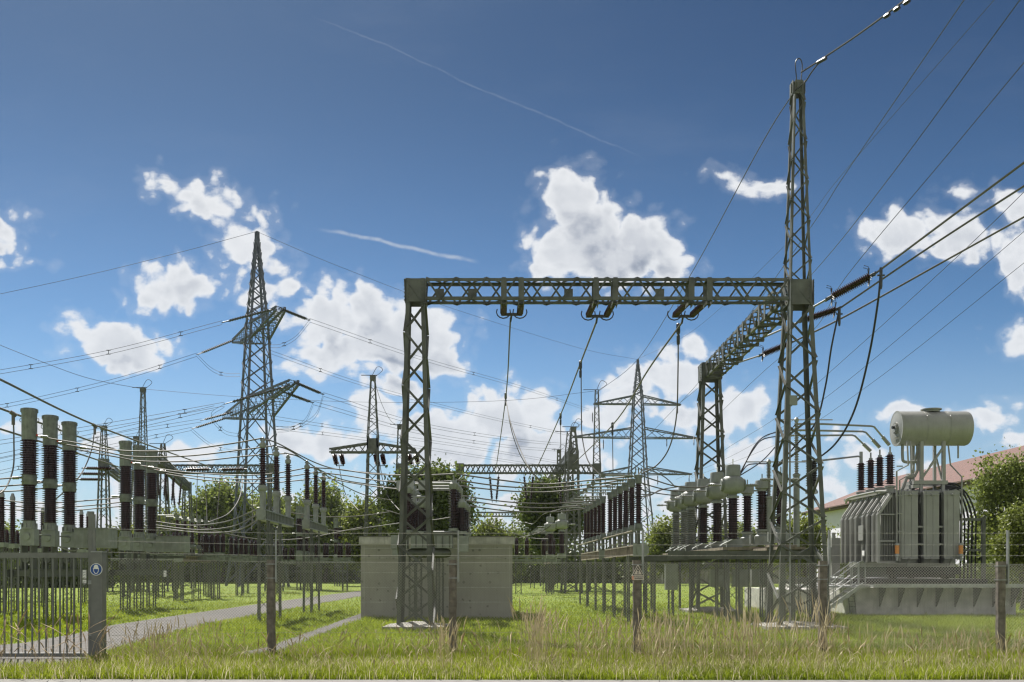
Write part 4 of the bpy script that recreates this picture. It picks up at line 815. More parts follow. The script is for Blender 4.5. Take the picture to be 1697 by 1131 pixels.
# ------------------------------------------------------------------ chain link fence
FY = 22.6
posts_px = [(452, 928), (751, 928), (1054, 929), (1360, 930), (1653, 931)]
labs = ['brown weathered concrete fence post nearest the road, plain without sign', 'plain concrete fence post in front of the pale building', None, 'concrete fence post in front of the tall mast tower foot', 'concrete fence post before the transformer basin, rightmost in the fence']
labs[2] = 'concrete fence post that carries the triangular warning sign'
fr = empty('chain_link_fence', (0, FY, 0), 'galvanised diamond mesh fence with barbed wire strands running across the whole view', 'fence')
def mesh_panel(p0, p1, zt0, zt1, name='mesh_panel'):
    p0 = V(p0); p1 = V(p1); L = (p1 - p0).length; u = (p1 - p0).normalized(); nrm = V((-u.y, u.x, 0)); Hh = min(zt0, zt1); pitch = .064; r = .0021; k = 1.0
    vs = []; fs = []
    n = int((L + Hh * k) / pitch)
    for sgn in (1, -1):
        for i in range(n):
            s0 = -Hh * k + i * pitch if sgn > 0 else i * pitch; z0 = .04; s1 = s0 + sgn * Hh * k; z1 = None
            a, za, b_, zb = s0, .04, s1, Hh
            if a < 0: za += (0 - a) / k; a = 0
            if b_ < 0: zb -= (0 - b_) / k; b_ = 0
            if a > L: za += (a - L) / k; a = L
            if b_ > L: zb -= (b_ - L) / k; b_ = L
            if zb - za < .03: continue
            off = nrm * (.0025 * sgn); sc = zt0 + (zt1 - zt0) * a / L; sc2 = zt0 + (zt1 - zt0) * b_ / L
            A = p0 + u * a + off + V((0, 0, .04 + (za - .04) * sc / Hh)); B = p0 + u * b_ + off + V((0, 0, .04 + (zb - .04) * sc2 / Hh))
            d = (B - A).normalized(); w = d.cross(nrm) * r; q = nrm * r; m_ = len(vs)
            vs += [A - w - q, A + w - q, A + w + q, A - w + q, B - w - q, B + w - q, B + w + q, B - w + q]
            fs += [(m_ + j, m_ + (j + 1) % 4, m_ + 4 + (j + 1) % 4, m_ + 4 + j) for j in range(4)]
    bb = MB(); bb.v = vs; bb.f = fs
    for z in (1.0, .06, .5): 
        for s in (0,): bb.tube([p0 + V((0, 0, (z if z < .9 else 1) * (zt0 if z >= .9 else 1))), p1 + V((0, 0, (z if z < .9 else 1) * (zt1 if z >= .9 else 1)))], .0028, 4)
    o = bb.build(name, 'link', fr, off=V((0, FY, 0))); return o
xs = [PX(p[0], FY) for p in posts_px]
spans = [((-8.62, 21.5, 0), (xs[0], FY, 0), 2.15, 2.08)] + [((xs[i], FY, 0), (xs[i + 1], FY, 0), 2.08 - .01 * i, 2.07 - .01 * i) for i in range(4)] + [((xs[4], FY, 0), (xs[4] + 4.05, FY, 0), 2.03, 2.03)]
for a, c, z0, z1 in spans: mesh_panel(a, c, z0, z1)
b = MB()
for z in (2.22, 2.46, 2.72):
    pl = [V((-8.62, 21.5, z + .06))] + [V((x + .04, FY - .13, z)) for x in xs] + [V((xs[4] + 4.05, FY - .13, z))]
    for p0, p1 in zip(pl, pl[1:]):
        b.tube([p0, p1], .0035, 4)
        n = int((p1 - p0).length / .13)
        for k in range(n): q = p0.lerp(p1, (k + .5) / n); b.bar(q + V((-.014, 0, -.018)), q + V((.014, 0, .018)), .003)
b.build('barbed_wire', 'link', fr, off=V((0, FY, 0)))
for (px, py), lab in zip(posts_px, labs):
    x = PX(px, FY); zt = PZ(py, FY); r = empty('fence_post', (x, FY - .14, 0), lab, 'post', 'concrete posts of the mesh fence')
    b = MB(); w = .084; ny = 9
    for k in range(ny + 1):
        z = -.05 + (zt + .05) * k / ny
        for (sx, sy) in ((-1, -.72), (-.72, -1), (.72, -1), (1, -.72), (1, .72), (.72, 1), (-.72, 1), (-1, .72)):
            e = .006 * math.sin(k * 2.3 + sx * 5 + px); b.v.append(V((sx * (w + e) + (.012 if k < 2 else 0), sy * (.085 + e), z)))
    for k in range(ny):
        for j in range(8): b.f.append((k * 8 + j, k * 8 + (j + 1) % 8, (k + 1) * 8 + (j + 1) % 8, (k + 1) * 8 + j))
    b.f.append(tuple(ny * 8 + j for j in range(8))); b.f.append(tuple(j for j in range(8))[::-1])
    b.build('post_shaft', 'post', r)
    b = MB()
    for z in (zt - .11, zt - .42): b.box(-.096, .112, -.1, .1, z, z + .022)
    b.build('clamp_band', 'galv', r)
    b = MB(); b.box(.06 + .05, .06 + .085, -.11, -.07, zt - .5, 2.78); b.box(.06 + .05, .06 + .056, -.07, -.03, zt - .5, 2.78); b.build('barbed_wire_arm', 'galv', r)
# ------------------------------------------------------------------ gate
GY = 21.5
r = empty('sliding_gate', (-10, GY, 0), 'grey barred steel gate closing the road at the left edge', 'gate'); T = V((-10, GY, 0))
b = MB(); xr = PX(155, GY); xl_ = -13.2; zt = 2.22
b.box(xr - .095, xr, GY - .045, GY + .045, .02, 3.15); b.build('gate_stile', 'gate', r, off=T)
b = MB(); b.box(xl_, xr - .1, GY - .04, GY + .04, zt - .06, zt + .05); b.build('top_rail', 'gate', r, off=T)
b = MB(); b.box(xl_, xr - .1, GY - .045, GY + .045, .05, .13); b.build('bottom_rail', 'gate', r, off=T)
x = PX(7.5, GY) - 11.5 * GY / F * 12; 
while x < xr - .15:
    b = MB(); b.box(x - .0145, x + .0145, GY - .0145, GY + .0145, .132, zt - .062); b.build('gate_bar', 'gate', r, off=T); x += 11.5 * GY / F
for (px, py0, py1) in ((140, 945, 959), (140, 961, 967)):
    x = PX(px, GY - .06); b = MB(); b.box(x - .038, x + .038, GY - .062, GY - .055, PZ(py1, GY), PZ(py0, GY)); p_ = b.build('number_plate', 'white', r, off=T)
    b = MB()
    for k in range(3 if py0 < 950 else 2): 
        z = PZ(py0, GY) - .04 - k * .055; b.box(x - .022, x + .022, GY - .066, GY - .0625, z - .012, z); b.box(x - .022, x - .012, GY - .066, GY - .0625, z - .03, z - .0125)
    b.build('plate_mark', 'galv', p_, off=T)
r = empty('gate_post', (-8.8, 21.35, 0), 'thick square grey gate post carrying the round blue sign', 'post'); T = V((-8.8, 21.35, 0))
b = MB(); x0, x1 = PX(153, 21.25), PX(170.5, 21.25); b.box(x0, x1, 21.2, 21.44, 0, 2.27); b.build('post_shaft', 'gate', r, off=T)
b = MB(); b.box(x0 - .01, x1 + .01, 21.19, 21.45, 2.272, 2.30); b.build('post_cap', 'galv', r, off=T)
b = MB(); b.box(x0 - .01, x0 + .035, 21.3, 21.34, 2.302, 3.08); b.build('barbed_wire_arm', 'gate', r, off=T)
b = MB(); b.box(x0 - .14, x0 - .003, 21.36, 21.42, 1.6, 1.68); b.box(x0 - .14, x0 - .003, 21.36, 21.42, .5, .56); b.build('guide_bracket', 'galv', r, off=T)
# helmet sign
sx, sz, sy = PX(159.3, 21.17), PZ(944, 21.17), 21.17; rs = .128
r = empty('helmet_sign', (sx, sy, sz), 'round blue safety helmet sign with white rim on the gate post', 'sign'); T = V((sx, sy, sz))
b = MB(); b.lathe([(rs, 0), (rs, .012)], 40, (sx, sy + .012, sz), (0, -1, 0)); b.build('sign_plate', 'white', r, off=T)
b = MB(); b.lathe([(rs * .90, 0), (rs * .90, .003)], 40, (sx, sy - .001, sz), (0, -1, 0)); b.build('blue_disc', 'blue', r, off=T)
def fpoly(pts, y, th=.002): bb = MB(); bb.poly([(sx + p[0] * rs, y, sz + p[1] * rs) for p in pts], th, (0, -1, 0)); return bb
dome = [(-.42, .18)] + [(.38 * math.cos(a), .32 + .46 * math.sin(a)) for a in [math.pi - i * math.pi / 12 for i in range(13)]] + [(.42, .18), (.52, .10), (.50, .06), (-.50, .06), (-.52, .10)]
fpoly(dome, sy - .0045).build('helmet_mark', 'white', r, off=T)
face = [(-.44, .05), (-.42, -.3), (-.28, -.62), (0, -.76), (.28, -.62), (.42, -.3), (.44, .05)]; inner = [(x * .80, z * .86 + .02) for x, z in face]
bb = MB()
for i in range(len(face) - 1): bb.poly([(sx + q[0] * rs, sy - .0045, sz + q[1] * rs) for q in (face[i], face[i + 1], inner[i + 1], inner[i])], .002, (0, -1, 0))
bb.build('face_mark', 'white', r, off=T)
# warning sign
wx, wy = PX(1056.5, 22.3), 22.33; 
def W(px, py): return V((PX(px, 22.33), 0, PZ(py, 22.33)))
T = V((wx, wy, PZ(945, wy))); r = empty('warning_sign', T, 'faded triangular high voltage warning sign with lightning bolt and two text lines', 'sign')
out = [(1047, 961.5), (1067, 961.5), (1067, 954), (1057.8, 936.3), (1056.2, 936.3), (1047, 954)]
def wp(pts, y, m, name, th=.003, par=None): bb = MB(); bb.poly([V((W(*p).x, y, W(*p).z)) for p in pts], th, (0, -1, 0)); return bb.build(name, m, par or r, off=T)
pl = wp(out, wy, 'pink', 'sign_plate', .01); wp([(1047.1, 961.4), (1050.2, 961.4), (1050.2, 955), (1047.1, 955)], wy - .0105, 'orange', 'faded_strip', .001)
tri_o = [(1048.2, 953.6), (1065.8, 953.6), (1057, 937.8)]; cxx, cyy = 1057, 948.6; tri_i = [(cxx + (x - cxx) * .78, cyy + (y - cyy) * .78) for x, y in tri_o]
bb = MB()
for i in range(3): bb.poly([V((W(*q).x, wy - .0105, W(*q).z)) for q in (tri_o[i], tri_o[(i + 1) % 3], tri_i[(i + 1) % 3], tri_i[i])], .002, (0, -1, 0))
bb.build('triangle_border', 'ink', r, off=T)
wp([(1057.8, 941.2), (1055.3, 946.4), (1057.0, 946.2), (1056.6, 949.6), (1055.9, 949.4), (1057.2, 952.2), (1058.3, 949.2), (1057.5, 949.4), (1058.8, 944.6), (1057.0, 945.0), (1058.6, 941.6)], wy - .0105, 'ink', 'lightning_bolt', .002)
for k, txt in enumerate(('Hochspannung', 'Lebensgefahr')):
    cu = bpy.data.curves.new('sign_text', 'FONT'); cu.body = txt; cu.size = .043; cu.align_x = 'CENTER'; cu.extrude = .0008; cu.offset = .0008
    tmp = bpy.data.objects.new('tmp', cu); col.objects.link(tmp); bpy.context.view_layer.update()
    me = bpy.data.meshes.new_from_object(tmp.evaluated_get(bpy.context.evaluated_depsgraph_get())); bpy.data.objects.remove(tmp)
    o = bpy.data.objects.new('text_line', me); me.materials.clear(); me.materials.append(M['ink']); col.objects.link(o); o.parent = r; o.rotation_euler = (R(90), 0, 0)
    p = W(1058.2, 957.2 + k * 2.7); o.location = V((p.x, wy - .0115, p.z)) - T; o.scale = (.85, 1, 1)
x = PX(276.5, 22.3); r = empty('fence_plate', (x, 22.2, 0), 'small white number plate wired to the mesh in front of the lawn legs', 'sign'); T = V((x, 22.2, 0))
b = MB(); b.box(x - .03, x + .03, 22.18, 22.186, PZ(956, 22.2), PZ(946, 22.2)); b.build('sign_plate', 'white', r, off=T)
b = MB()
for k in range(2): z = PZ(948 + 4 * k, 22.2); b.box(x - .017, x + .017, 22.176, 22.1795, z - .025, z - .012)
b.build('plate_mark', 'galv', r, off=T)
# ------------------------------------------------------------------ plank fence at the back
r = empty('slat_fence', (14, 138, 0), 'grey vertical slat fence far behind the raised platform legs', 'fence'); T = V((14, 138, 0)); b = MB(); x = PX(1066, 138)
while x < PX(1400, 138): b.box(x, x + .5, 138, 138.05 , .05, 1.95 + rnd.uniform(-.04, .04)); x += .56
b.build('slats', 'wood', r, off=T); b = MB()
for z in (.5, 1.5): b.box(PX(1066, 138), PX(1400, 138), 138.06, 138.16, z, z + .12)
b.build('fence_rail', 'wood', r, off=T)
b = MB()
for k in range(12): x = PX(1066, 138) + k * 2.5; b.box(x, x + .14, 137.84, 137.99, 0, 2.1)
b.build('fence_posts', 'conc', r, off=T)
# ------------------------------------------------------------------ trees
rg = np.random.default_rng(5)
def leaves(blobs, n, size, flat_=.5):
    """blobs: (cx,cy,cz,rx,ry,rz); leaf quads on and inside ragged ellipsoids"""
    w = np.array([b_[3] * b_[5] + b_[3] * b_[4] for b_ in blobs]); w = w / w.sum(); idx = rg.choice(len(blobs), n, p=w); B = np.array(blobs)[idx]
    d = rg.normal(size=(n, 3)); d /= np.linalg.norm(d, axis=1)[:, None]
    rr = rg.uniform(.35, 1.0, n) ** .5; lump = 1 + .16 * np.sin(d[:, 0] * 7 + idx) * np.cos(d[:, 2] * 6 + idx * 2) + .10 * np.sin(d[:, 1] * 13 + idx)
    # small clumps
    ncl = max(4, n // 26); cl = rg.integers(0, ncl, n); cdir = rg.normal(size=(ncl, 3)); cdir /= np.linalg.norm(cdir, axis=1)[:, None]; crr = rg.uniform(.45, 1.05, ncl); cb = rg.choice(len(blobs), ncl, p=w)
    use = rg.random(n) < .85
    BB = np.where(use[:, None], np.array(blobs)[cb[cl]], B); dd = np.where(use[:, None], cdir[cl], d); rr = np.where(use, crr[cl], rr * lump)
    c = BB[:, :3] + dd * BB[:, 3:] * rr[:, None] + np.where(use[:, None], rg.normal(size=(n, 3)) * size * 2.1, 0)
    a = rg.normal(size=(n, 3)); a /= np.linalg.norm(a, axis=1)[:, None]; t = rg.normal(size=(n, 3)); bb_ = np.cross(a, t); bb_ /= np.linalg.norm(bb_, axis=1)[:, None]
    s = (size * rg.uniform(.5, 1.25, n))[:, None]; e1 = a * s * .55; e2 = bb_ * s * .38
    v = np.stack([c - e1, c - e2 * 1.0, c + e1, c + e2], axis=1).reshape(-1, 3); f = np.arange(4 * n).reshape(n, 4)
    return v, f
def tree(label, x, y, blobs, n, size, m, name='leafy_tree', trunk=.25, group=None):
    """blobs in local coordinates around the trunk foot"""
    r = empty(name, (x, y, 0), label, 'tree' if 'tree' in name else name.split('_')[-1], group)
    v, f = leaves(blobs, n, size); o = npmesh('crown', v, f, m, nper=4); o.parent = r
    b = MB(); top = max(q[2] for q in blobs); h = top * .8
    b.tube(spl([V((0, 0, -.1)), V((.04 * h, 0, h * .4)), V((-.02 * h, .02 * h, h))], 6), [trunk * (1 - .8 * i / 12) for i in range(13)], 7)
    for q in blobs:
        z0 = min(h * .8, q[2] * .55); b.tube(spl([V((0, 0, z0)), V((q[0] * .5, q[1] * .5, (z0 + q[2]) / 2 + .2)), V((q[0], q[1], q[2] + q[5] * .3))], 4), [trunk * .45 * (1 - .18 * i) + .01 for i in range(9)][:9], 5)
    b.build('trunk', 'bark', r); return r
def rblobs(px0, px1, pytop, pybot, d, n, depth=None, seed=0, rr=.42):
    """crown blobs filling a picture box at distance d, in coordinates local to the trunk foot"""
    q = random.Random(seed); x0, x1 = PX(px0, d), PX(px1, d); zt, zb = PZ(pytop, d), max(.6, PZ(pybot, d)); cx = (x0 + x1) / 2; W_ = (x1 - x0) / 2; Hh = (zt - zb) / 2; cz = (zt + zb) / 2; out = []
    dp = depth or W_ * .8
    out.append((0, 0, cz - Hh * .1, W_ * .5, dp * .5, Hh * .62))
    for i in range(n):
        a = q.uniform(0, 2 * math.pi); rad = q.uniform(.45, .72); ex = math.cos(a) * rad; ez = math.sin(a) * rad; s = q.uniform(.15, rr)
        out.append((ex * W_, q.uniform(-.5, .5) * dp, cz + ez * Hh, W_ * s, dp * s * 1.1, Hh * s))
    return cx, out
TREES = [  # px0 px1 top bot d n leaves size mat label
    (640, 770, 762, 925, 76, 12, 26000, .34, 'leafd', 'large dark round tree rising behind the pale building and the left gantry tower'),
    (862, 962, 792, 925, 96, 11, 20000, .38, 'leafd', 'dark round tree right of the pale building behind the small masts'),
    (296, 440, 800, 945, 150, 12, 17000, .62, 'leafm', 'broad green tree filling the space left of the big pylon foot'),
    (395, 500, 824, 945, 158, 9, 12000, .62, 'leafm', 'rounded green tree directly behind the big pylon foot'),
    (476, 600, 794, 945, 152, 11, 17000, .62, 'leafm', 'tall green tree behind the second slim column trio'),
    (560, 662, 838, 945, 120, 9, 12000, .5, 'leafl', 'lighter green tree behind the T-armed mast, reaching the pale building'),
    (176, 262, 878, 950, 92, 8, 12000, .34, 'leafl', 'bright yellow-green bushy tree behind the splayed lattice mast'),
    (236, 318, 856, 950, 130, 8, 10000, .5, 'leafl', 'sunlit yellow-green tree between the second breaker trio and the broad green tree'),
    (-60, 22, 873, 950, 90, 7, 8000, .4, 'leafm', 'low green tree at the very left edge behind the nearest breaker trio'),
    (784, 832, 872, 945, 130, 6, 6000, .5, 'leafl', 'small light green tree top above the pale building roof'),
    (826, 872, 884, 945, 140, 5, 5000, .5, 'leafm', 'low green tree top between the pale building and the dark round tree'),
    (1074, 1150, 872, 945, 128, 8, 9000, .5, 'leafl', 'light green tree behind the pale grey ribbed transformers'),
    (1176, 1262, 868, 945, 124, 8, 9000, .5, 'leafm', 'green tree seen between the brown transformer columns'),
    (1290, 1372, 862, 950, 84, 8, 11000, .32, 'leafl', 'yellow-green small tree seen through the tall mast tower before the house'),
    (1604, 1722, 738, 958, 52, 15, 8500, .19, 'leafm', 'tall loose-leaved tree covering the right side of the house'),
    (1650, 1740, 830, 965, 47, 9, 9000, .17, 'leafl', 'bright yellow-green bushy tree below the tall loose-leaved tree'),
    (1600, 1664, 860, 965, 60, 8, 7000, .2, 'leafd', 'dark leafy bush-like tree right of the black cable bundle'),
    (1388, 1430, 892, 960, 70, 5, 5000, .25, 'leafm', 'small dark green tree between the stairs and the house wall')]
for i, (a, c, tp, bt, d, n, nl, sz, m, lab) in enumerate(TREES):
    cx, bl = rblobs(a, c, tp, bt, d, n + 7, seed=i + 11, rr=.36); tree(lab, cx, d, bl, int(nl * 1.7), sz * .8, m, trunk=.012 * (PZ(tp, d)) + .12)
def hedge(label, px0, px1, d, zt, n, size, m, dp=2.5):
    x0, x1 = PX(px0, d), PX(px1, d); r = empty('hedge', ((x0 + x1) / 2, d, 0), label, 'hedge'); cx = (x0 + x1) / 2; q = random.Random(int(px0) + 7); bl = []
    k = int((x1 - x0) / (zt * .55)) + 1
    for i in range(k + 1): bl.append((x0 - cx + (x1 - x0) * i / k, q.uniform(-.4, .4), zt * .45, zt * .42, dp, zt * q.uniform(.42, .56)))
    v, f = leaves(bl, n, size); o = npmesh('foliage', v, f, m, nper=4); o.parent = r
    b = MB()
    for i in range(k + 1):
        xx = x0 - cx + (x1 - x0) * i / k; b.tube([(xx, .3, 0), (xx + .3, .3, zt * .8)], .12, 5)
    b.build('stems', 'bark', r)
    v, f = None, None
hedge('dark dense hedge band behind the lawn left of the pale building', 150, 640, 158, 5.2, 42000, .55, 'leafd', 3)
hedge('dark hedge at the far left behind the gate bars', -120, 170, 110, 3.8, 16000, .4, 'leafd', 2)
hedge('dark hedge band behind the lawn between the pale building and the slat fence', 830, 1085, 150, 5.0, 24000, .5, 'leafd', 3)
hedge('dark hedge rising behind the grey slat fence', 1060, 1420, 144, 4.2, 24000, .5, 'leafd', 2)
hedge('low dark hedge behind the right end of the transformer basin', 1585, 1800, 58, 2.2, 16000, .2, 'leafd', 1.5)
# ------------------------------------------------------------------ grass
def inpoly(px, py, poly):
    c = np.zeros(len(px), bool); n = len(poly)
    for i in range(n):
        x1, y1 = poly[i]; x2, y2 = poly[(i + 1) % n]
        m_ = ((y1 > py) != (y2 > py)) & (px < (x2 - x1) * (py - y1) / (y2 - y1 + 1e-12) + x1); c ^= m_
    return c
def field(n, y0, y1, hmin, hmax, wd, power=1.0):
    """points even in picture rows: nearer strips get more blades"""
    t = rg.random(n); inv = 1 / y0 + (1 / y1 - 1 / y0) * t ** power; y = 1 / inv; x = (rg.random(n) * 1860 - 80 - CX) * y / F
    jx = x + rg.normal(size=n) * .07; jy = y + rg.normal(size=n) * .12; keep = ~(inpoly(jx, jy, [(p.x, p.y) for p in ROAD]) | inpoly(jx, jy, [(p.x, p.y) for p in PATH]))
    keep &= ~((x > -6) & (x < .1) & (y > 39.7) & (y < 46)) & ~((x > 14.4) & (x < 21.2) & (y > 42.3) & (y < 54))
    keep &= ~((np.abs(x + 3.1) < .95) & (np.abs(y - 32.6) < .9)) & ~((np.abs(x - 9.3) < 1.2) & (np.abs(y - 32.83) < 1.15)) & ~((np.abs(x - 9) < 1.15) & (np.abs(y - 45.8) < 1.15))
    x, y = x[keep], y[keep]; n = len(x)
    patch = .55 + .45 * np.sin(x * 1.3 + np.sin(y * .9) * 2) * np.cos(y * 1.1 + x * .4) + .3 * np.sin(x * .31 + 1) * np.sin(y * .27)
    h = (hmin + (hmax - hmin) * rg.random(n) ** 1.5) * (.65 + .5 * np.clip(patch, 0, 1.3)); a = rg.uniform(0, 2 * np.pi, n); w = wd * rg.uniform(.6, 1.4, n)
    lean = rg.normal(size=(n, 2)) * h[:, None] * .38
    base = np.stack([x, y, np.zeros(n)], 1); dx = np.stack([np.cos(a) * w, np.sin(a) * w, np.zeros(n)], 1)
    tip = base + np.stack([lean[:, 0], lean[:, 1], h], 1); mid = base + np.stack([lean[:, 0] * .25, lean[:, 1] * .25, h * .6], 1)
    v = np.stack([base - dx, base + dx, mid + dx * .7, tip, mid - dx * .7], 1).reshape(-1, 3); k = np.arange(n)[:, None] * 5
    f = np.concatenate([k + np.array([[0, 1, 2]]), k + np.array([[0, 2, 4]]), k + np.array([[4, 2, 3]])]); return v, f
v1, f1 = field(200000, 17.4, 60, .05, .17, .008); v2, f2 = field(60000, 28, 130, .05, .16, .022); v3, f3 = field(120000, 17.4, 25, .08, .24, .006)
v = np.concatenate([v1, v2, v3]); f = np.concatenate([f1, f2 + len(v1), f3 + len(v1) + len(v2)])
tag(npmesh('grass', v, f, 'grass'), kind='stuff', cat=None)
# dry stalks
def stalks(n, pxs, y0, y1, h0, h1, m, name, seedw=.011, stemw=.0024, nod=.3, gauss=None):
    if gauss is not None: c = np.array(gauss); k = rg.integers(0, len(c), n); px = c[k, 0] + rg.normal(size=n) * c[k, 1]; y = rg.uniform(y0, y1, n); h = rg.uniform(h0, h1, n) * c[k, 2]
    else: px = rg.uniform(*pxs, n); y = rg.uniform(y0, y1, n); h = rg.uniform(h0, h1, n)
    x = (px - CX) * y / F
    keep = ~((px < 160) & (y > 19.0) & (y < 22.5)); x, y, h = x[keep], y[keep], h[keep]; n = len(x)
    L = rg.normal(size=(n, 2)) * .12 * h[:, None]; cur = rg.normal(size=(n, 2)) * nod * h[:, None]; a = rg.uniform(0, np.pi, n); seg = 9; V_, F_ = [], []
    ts = np.linspace(0, 1, seg + 1)
    prof = np.where(ts < .72, stemw, seedw * np.sin(np.clip((ts - .70) / .30, 0, 1) * np.pi) ** .7 + .0012)
    rings = []
    for t, w in zip(ts, prof):
        z = h * (t - .10 * np.clip(t - .6, 0, 1) * np.abs(cur).sum(1) / h * 3)
        c = np.stack([x + L[:, 0] * t + cur[:, 0] * t ** 3, y + L[:, 1] * t + cur[:, 1] * t ** 3, z], 1)
        ww = w * rg.uniform(.6, 1.4, n) if t > .7 else np.full(n, w)
        jit = rg.normal(size=(n, 3)) * (.004 if t > .7 else .001)
        rings.append([c + jit + np.stack([np.cos(a + q) * ww, np.sin(a + q) * ww, np.zeros(n)], 1) for q in (0, 2.094, 4.189)])
    v = np.stack([r_ for ring in rings for r_ in ring], 1).reshape(-1, 3); m3 = (seg + 1) * 3; k = np.arange(n)[:, None] * m3; fl = []
    for s in range(seg):
        for q in range(3): fl.append(k + np.array([[s * 3 + q, s * 3 + (q + 1) % 3, (s + 1) * 3 + (q + 1) % 3, (s + 1) * 3 + q]]))
    return tag(npmesh(name, v, np.concatenate(fl), m, nper=4), kind='stuff')
stalks(1100, (150, 1760), 17.5, 21.8, .2, .6, 'dry', 'dry_grass', seedw=.008)
cl = [(1110, 34, 1), (1180, 44, 1.05), (1240, 26, 1.1), (1200, 60, 1), (895, 12, 1.15), (960, 36, .95), (1025, 34, .9), (1285, 40, .9), (1350, 16, 1.3), (1425, 34, .8), (320, 34, .9), (260, 26, .8), (1530, 60, .7), (1640, 60, .7), (882, 9, 1.25), (1095, 20, 1), (735, 10, .9), (1000, 120, .9)]
stalks(900, None, 17.8, 21.6, .6, 1.2, 'dry', 'tall_dry_grass', gauss=cl, nod=.10, seedw=.009)
stalks(260, (120, 1760), 17.6, 21.9, .3, .85, 'dryb', 'brown_seed_grass', seedw=.012, nod=.28)
stalks(110, (-60, 170), 17.6, 19.2, .3, 1.3, 'dryb', 'brown_seed_grass', seedw=.013, nod=.4)
stalks(350, (500, 1760), 22.9, 31, .2, .45, 'dry', 'dry_grass', seedw=.008)
v, f = field(9000, 17.3, 20, .08, .34, .0045); tag(npmesh('dry_grass', v, f, 'dry'), kind='stuff')
# ------------------------------------------------------------------ conductors
def cable(name, label, pts, r, cat='cable', group=None, m='cable', n=8, sides=6):
    q = spl([P(*p) for p in pts], n); b = MB(); b.tube(q, r, sides); o = b.build(name, m, None, True, off=q[0]); return tag(o, label, cat, group)
def string(label, p0, p1, nsh=22, r=.075, twin=0, cat='insulator', group=None, rings=True, sg=10, m='porc', end=.12):
    """tension insulator string, one or two parallel long rods with yokes and arcing rings"""
    p0 = V(p0); p1 = V(p1); d = (p1 - p0).normalized(); L = (p1 - p0).length; s = d.cross(V((0, 0, 1))).normalized()
    rt = empty('insulator_string', p0, label, cat, group); offs = [s * twin / 2, s * -twin / 2] if twin else [V((0, 0, 0))]
    for o_ in offs:
        b = MB(); b.lathe(sheds(L * end, L * (1 - end), r * .5, r, nsh), sg, p0 + o_, d); b.build('shed_rod', m, rt, True, off=p0)
    up = s.cross(d)
    for t, pe in ((0, p0), (1, p1)):
        b = MB()
        for o_ in offs:
            q = p0 + o_ + d * L * (end if t == 0 else 1 - end); b.tube([pe + o_, q], r * .25, 6)
            if rings:
                b.tube([q + (up * math.cos(a) + s * math.sin(a)) * r * 1.9 + d * .12 * math.cos(a) for a in [2.2 + k * .42 for k in range(10)]], .014, 5); b.tube([q, q + (up * math.cos(2.2) + s * math.sin(2.2)) * r * 1.9], .014, 5)
                b.tube([q, q + up * r * 2.2 + d * .1, q + up * r * 3.0], .011, 5)
        if twin: b.bar(pe + s * (twin / 2 + .05), pe - s * (twin / 2 + .05), .055)
        b.build('end_fitting', 'wire', rt, off=p0)
    return rt
# gantry: three twin strings under the long girder and their spans
ends = [((835, 864), 848, 524), ((988, 1020), 990, 527), ((1146, 1176), 1132, 527)]
for (a, c), ex, ey in ends:
    lab = {848: 'leftmost', 990: 'middle', 1132: 'rightmost'}[ex]
    xa, xc = PX(a, 32.6), PX(c, 32.6); w = xc - xa; e = P(ex, ey - 4, 34.6)
    rt = empty('insulator_string', ((xa + xc) / 2, 32.9, 10.5), f'{lab} pair of short brown insulators hanging under the long girder', 'insulator', 'insulator pairs under the long girder'); o0 = V(rt.location)
    for s in (-1, 1):
        p0 = V(((xa + xc) / 2 + s * w / 2, 32.95, 10.72)); p1 = e + V((s * w / 2, 0, 0)); d = (p1 - p0).normalized(); L = (p1 - p0).length
        b = MB(); b.lathe(sheds(.15, L - .08, .055, .115, 16), 14, p0, d); rod = b.build('shed_rod', 'porc', rt, True, off=o0)
        b = MB(); b.tube([p1 + V((math.cos(t) * .24 * 1, .02, math.sin(t) * .22 + .06)) for t in [k * .5 - 3.6 for k in range(9)]], .022, 6); b.lathe([(.06, 0), (.06, .1)], 8, p1, d); b.tube([p1 + V((.1, 0, .1)), p1 + V((.12, 0, .34))], .016, 5); b.build('arcing_ring', 'wire', rod, off=o0)
    b = MB(); b.bar(e + V((-w / 2 - .08, 0, -.03)), e + V((w / 2 + .08, 0, -.03)), .07, .09); b.bar(e, P(ex - 2, ey + 9, 34.8), .06); b.build('yoke', 'wire', rt, off=o0)
cable('span_conductor', 'strain conductor from the leftmost insulator pair down to the distant portal girder', [(846, 528, 34.7), (838, 660, 58), (822, 778, 88)], .032, 'conductor')
cable('span_conductor', 'strain conductor from the middle insulator pair slanting down left to the distant portal', [(989, 532, 34.7), (962, 602, 45), (928, 690, 62), (889, 778, 88)], .034, 'conductor')
cable('span_conductor', 'strain conductor from the rightmost insulator pair slanting far down left', [(1130, 535, 34.7), (1075, 612, 42), (1015, 705, 57), (941, 778, 88)], .034, 'conductor')
for (px, py, d, lab) in ((838, 657, 58, 'leftmost strain conductor'), (962, 606, 45, 'middle strain conductor, upper'), (929, 690, 62, 'middle strain conductor, lower'), (1015, 706, 57, 'rightmost strain conductor, lower'), (1124, 546, 35.6, 'rightmost strain conductor, upper')):
    p = P(px, py, d); b = MB(); b.lathe([(.03, .22), (.07, .18), (.075, -.1), (.04, -.2), (.06, -.22), (.06, -.5), (.04, -.55)], 8, p); tag(b.build('cable_clamp', 'wire', None, True, off=p), f'cable clamp on the {lab} one' if 'upper' in lab or 'lower' in lab else f'cable clamp on the {lab}', 'clamp', 'cable clamps')
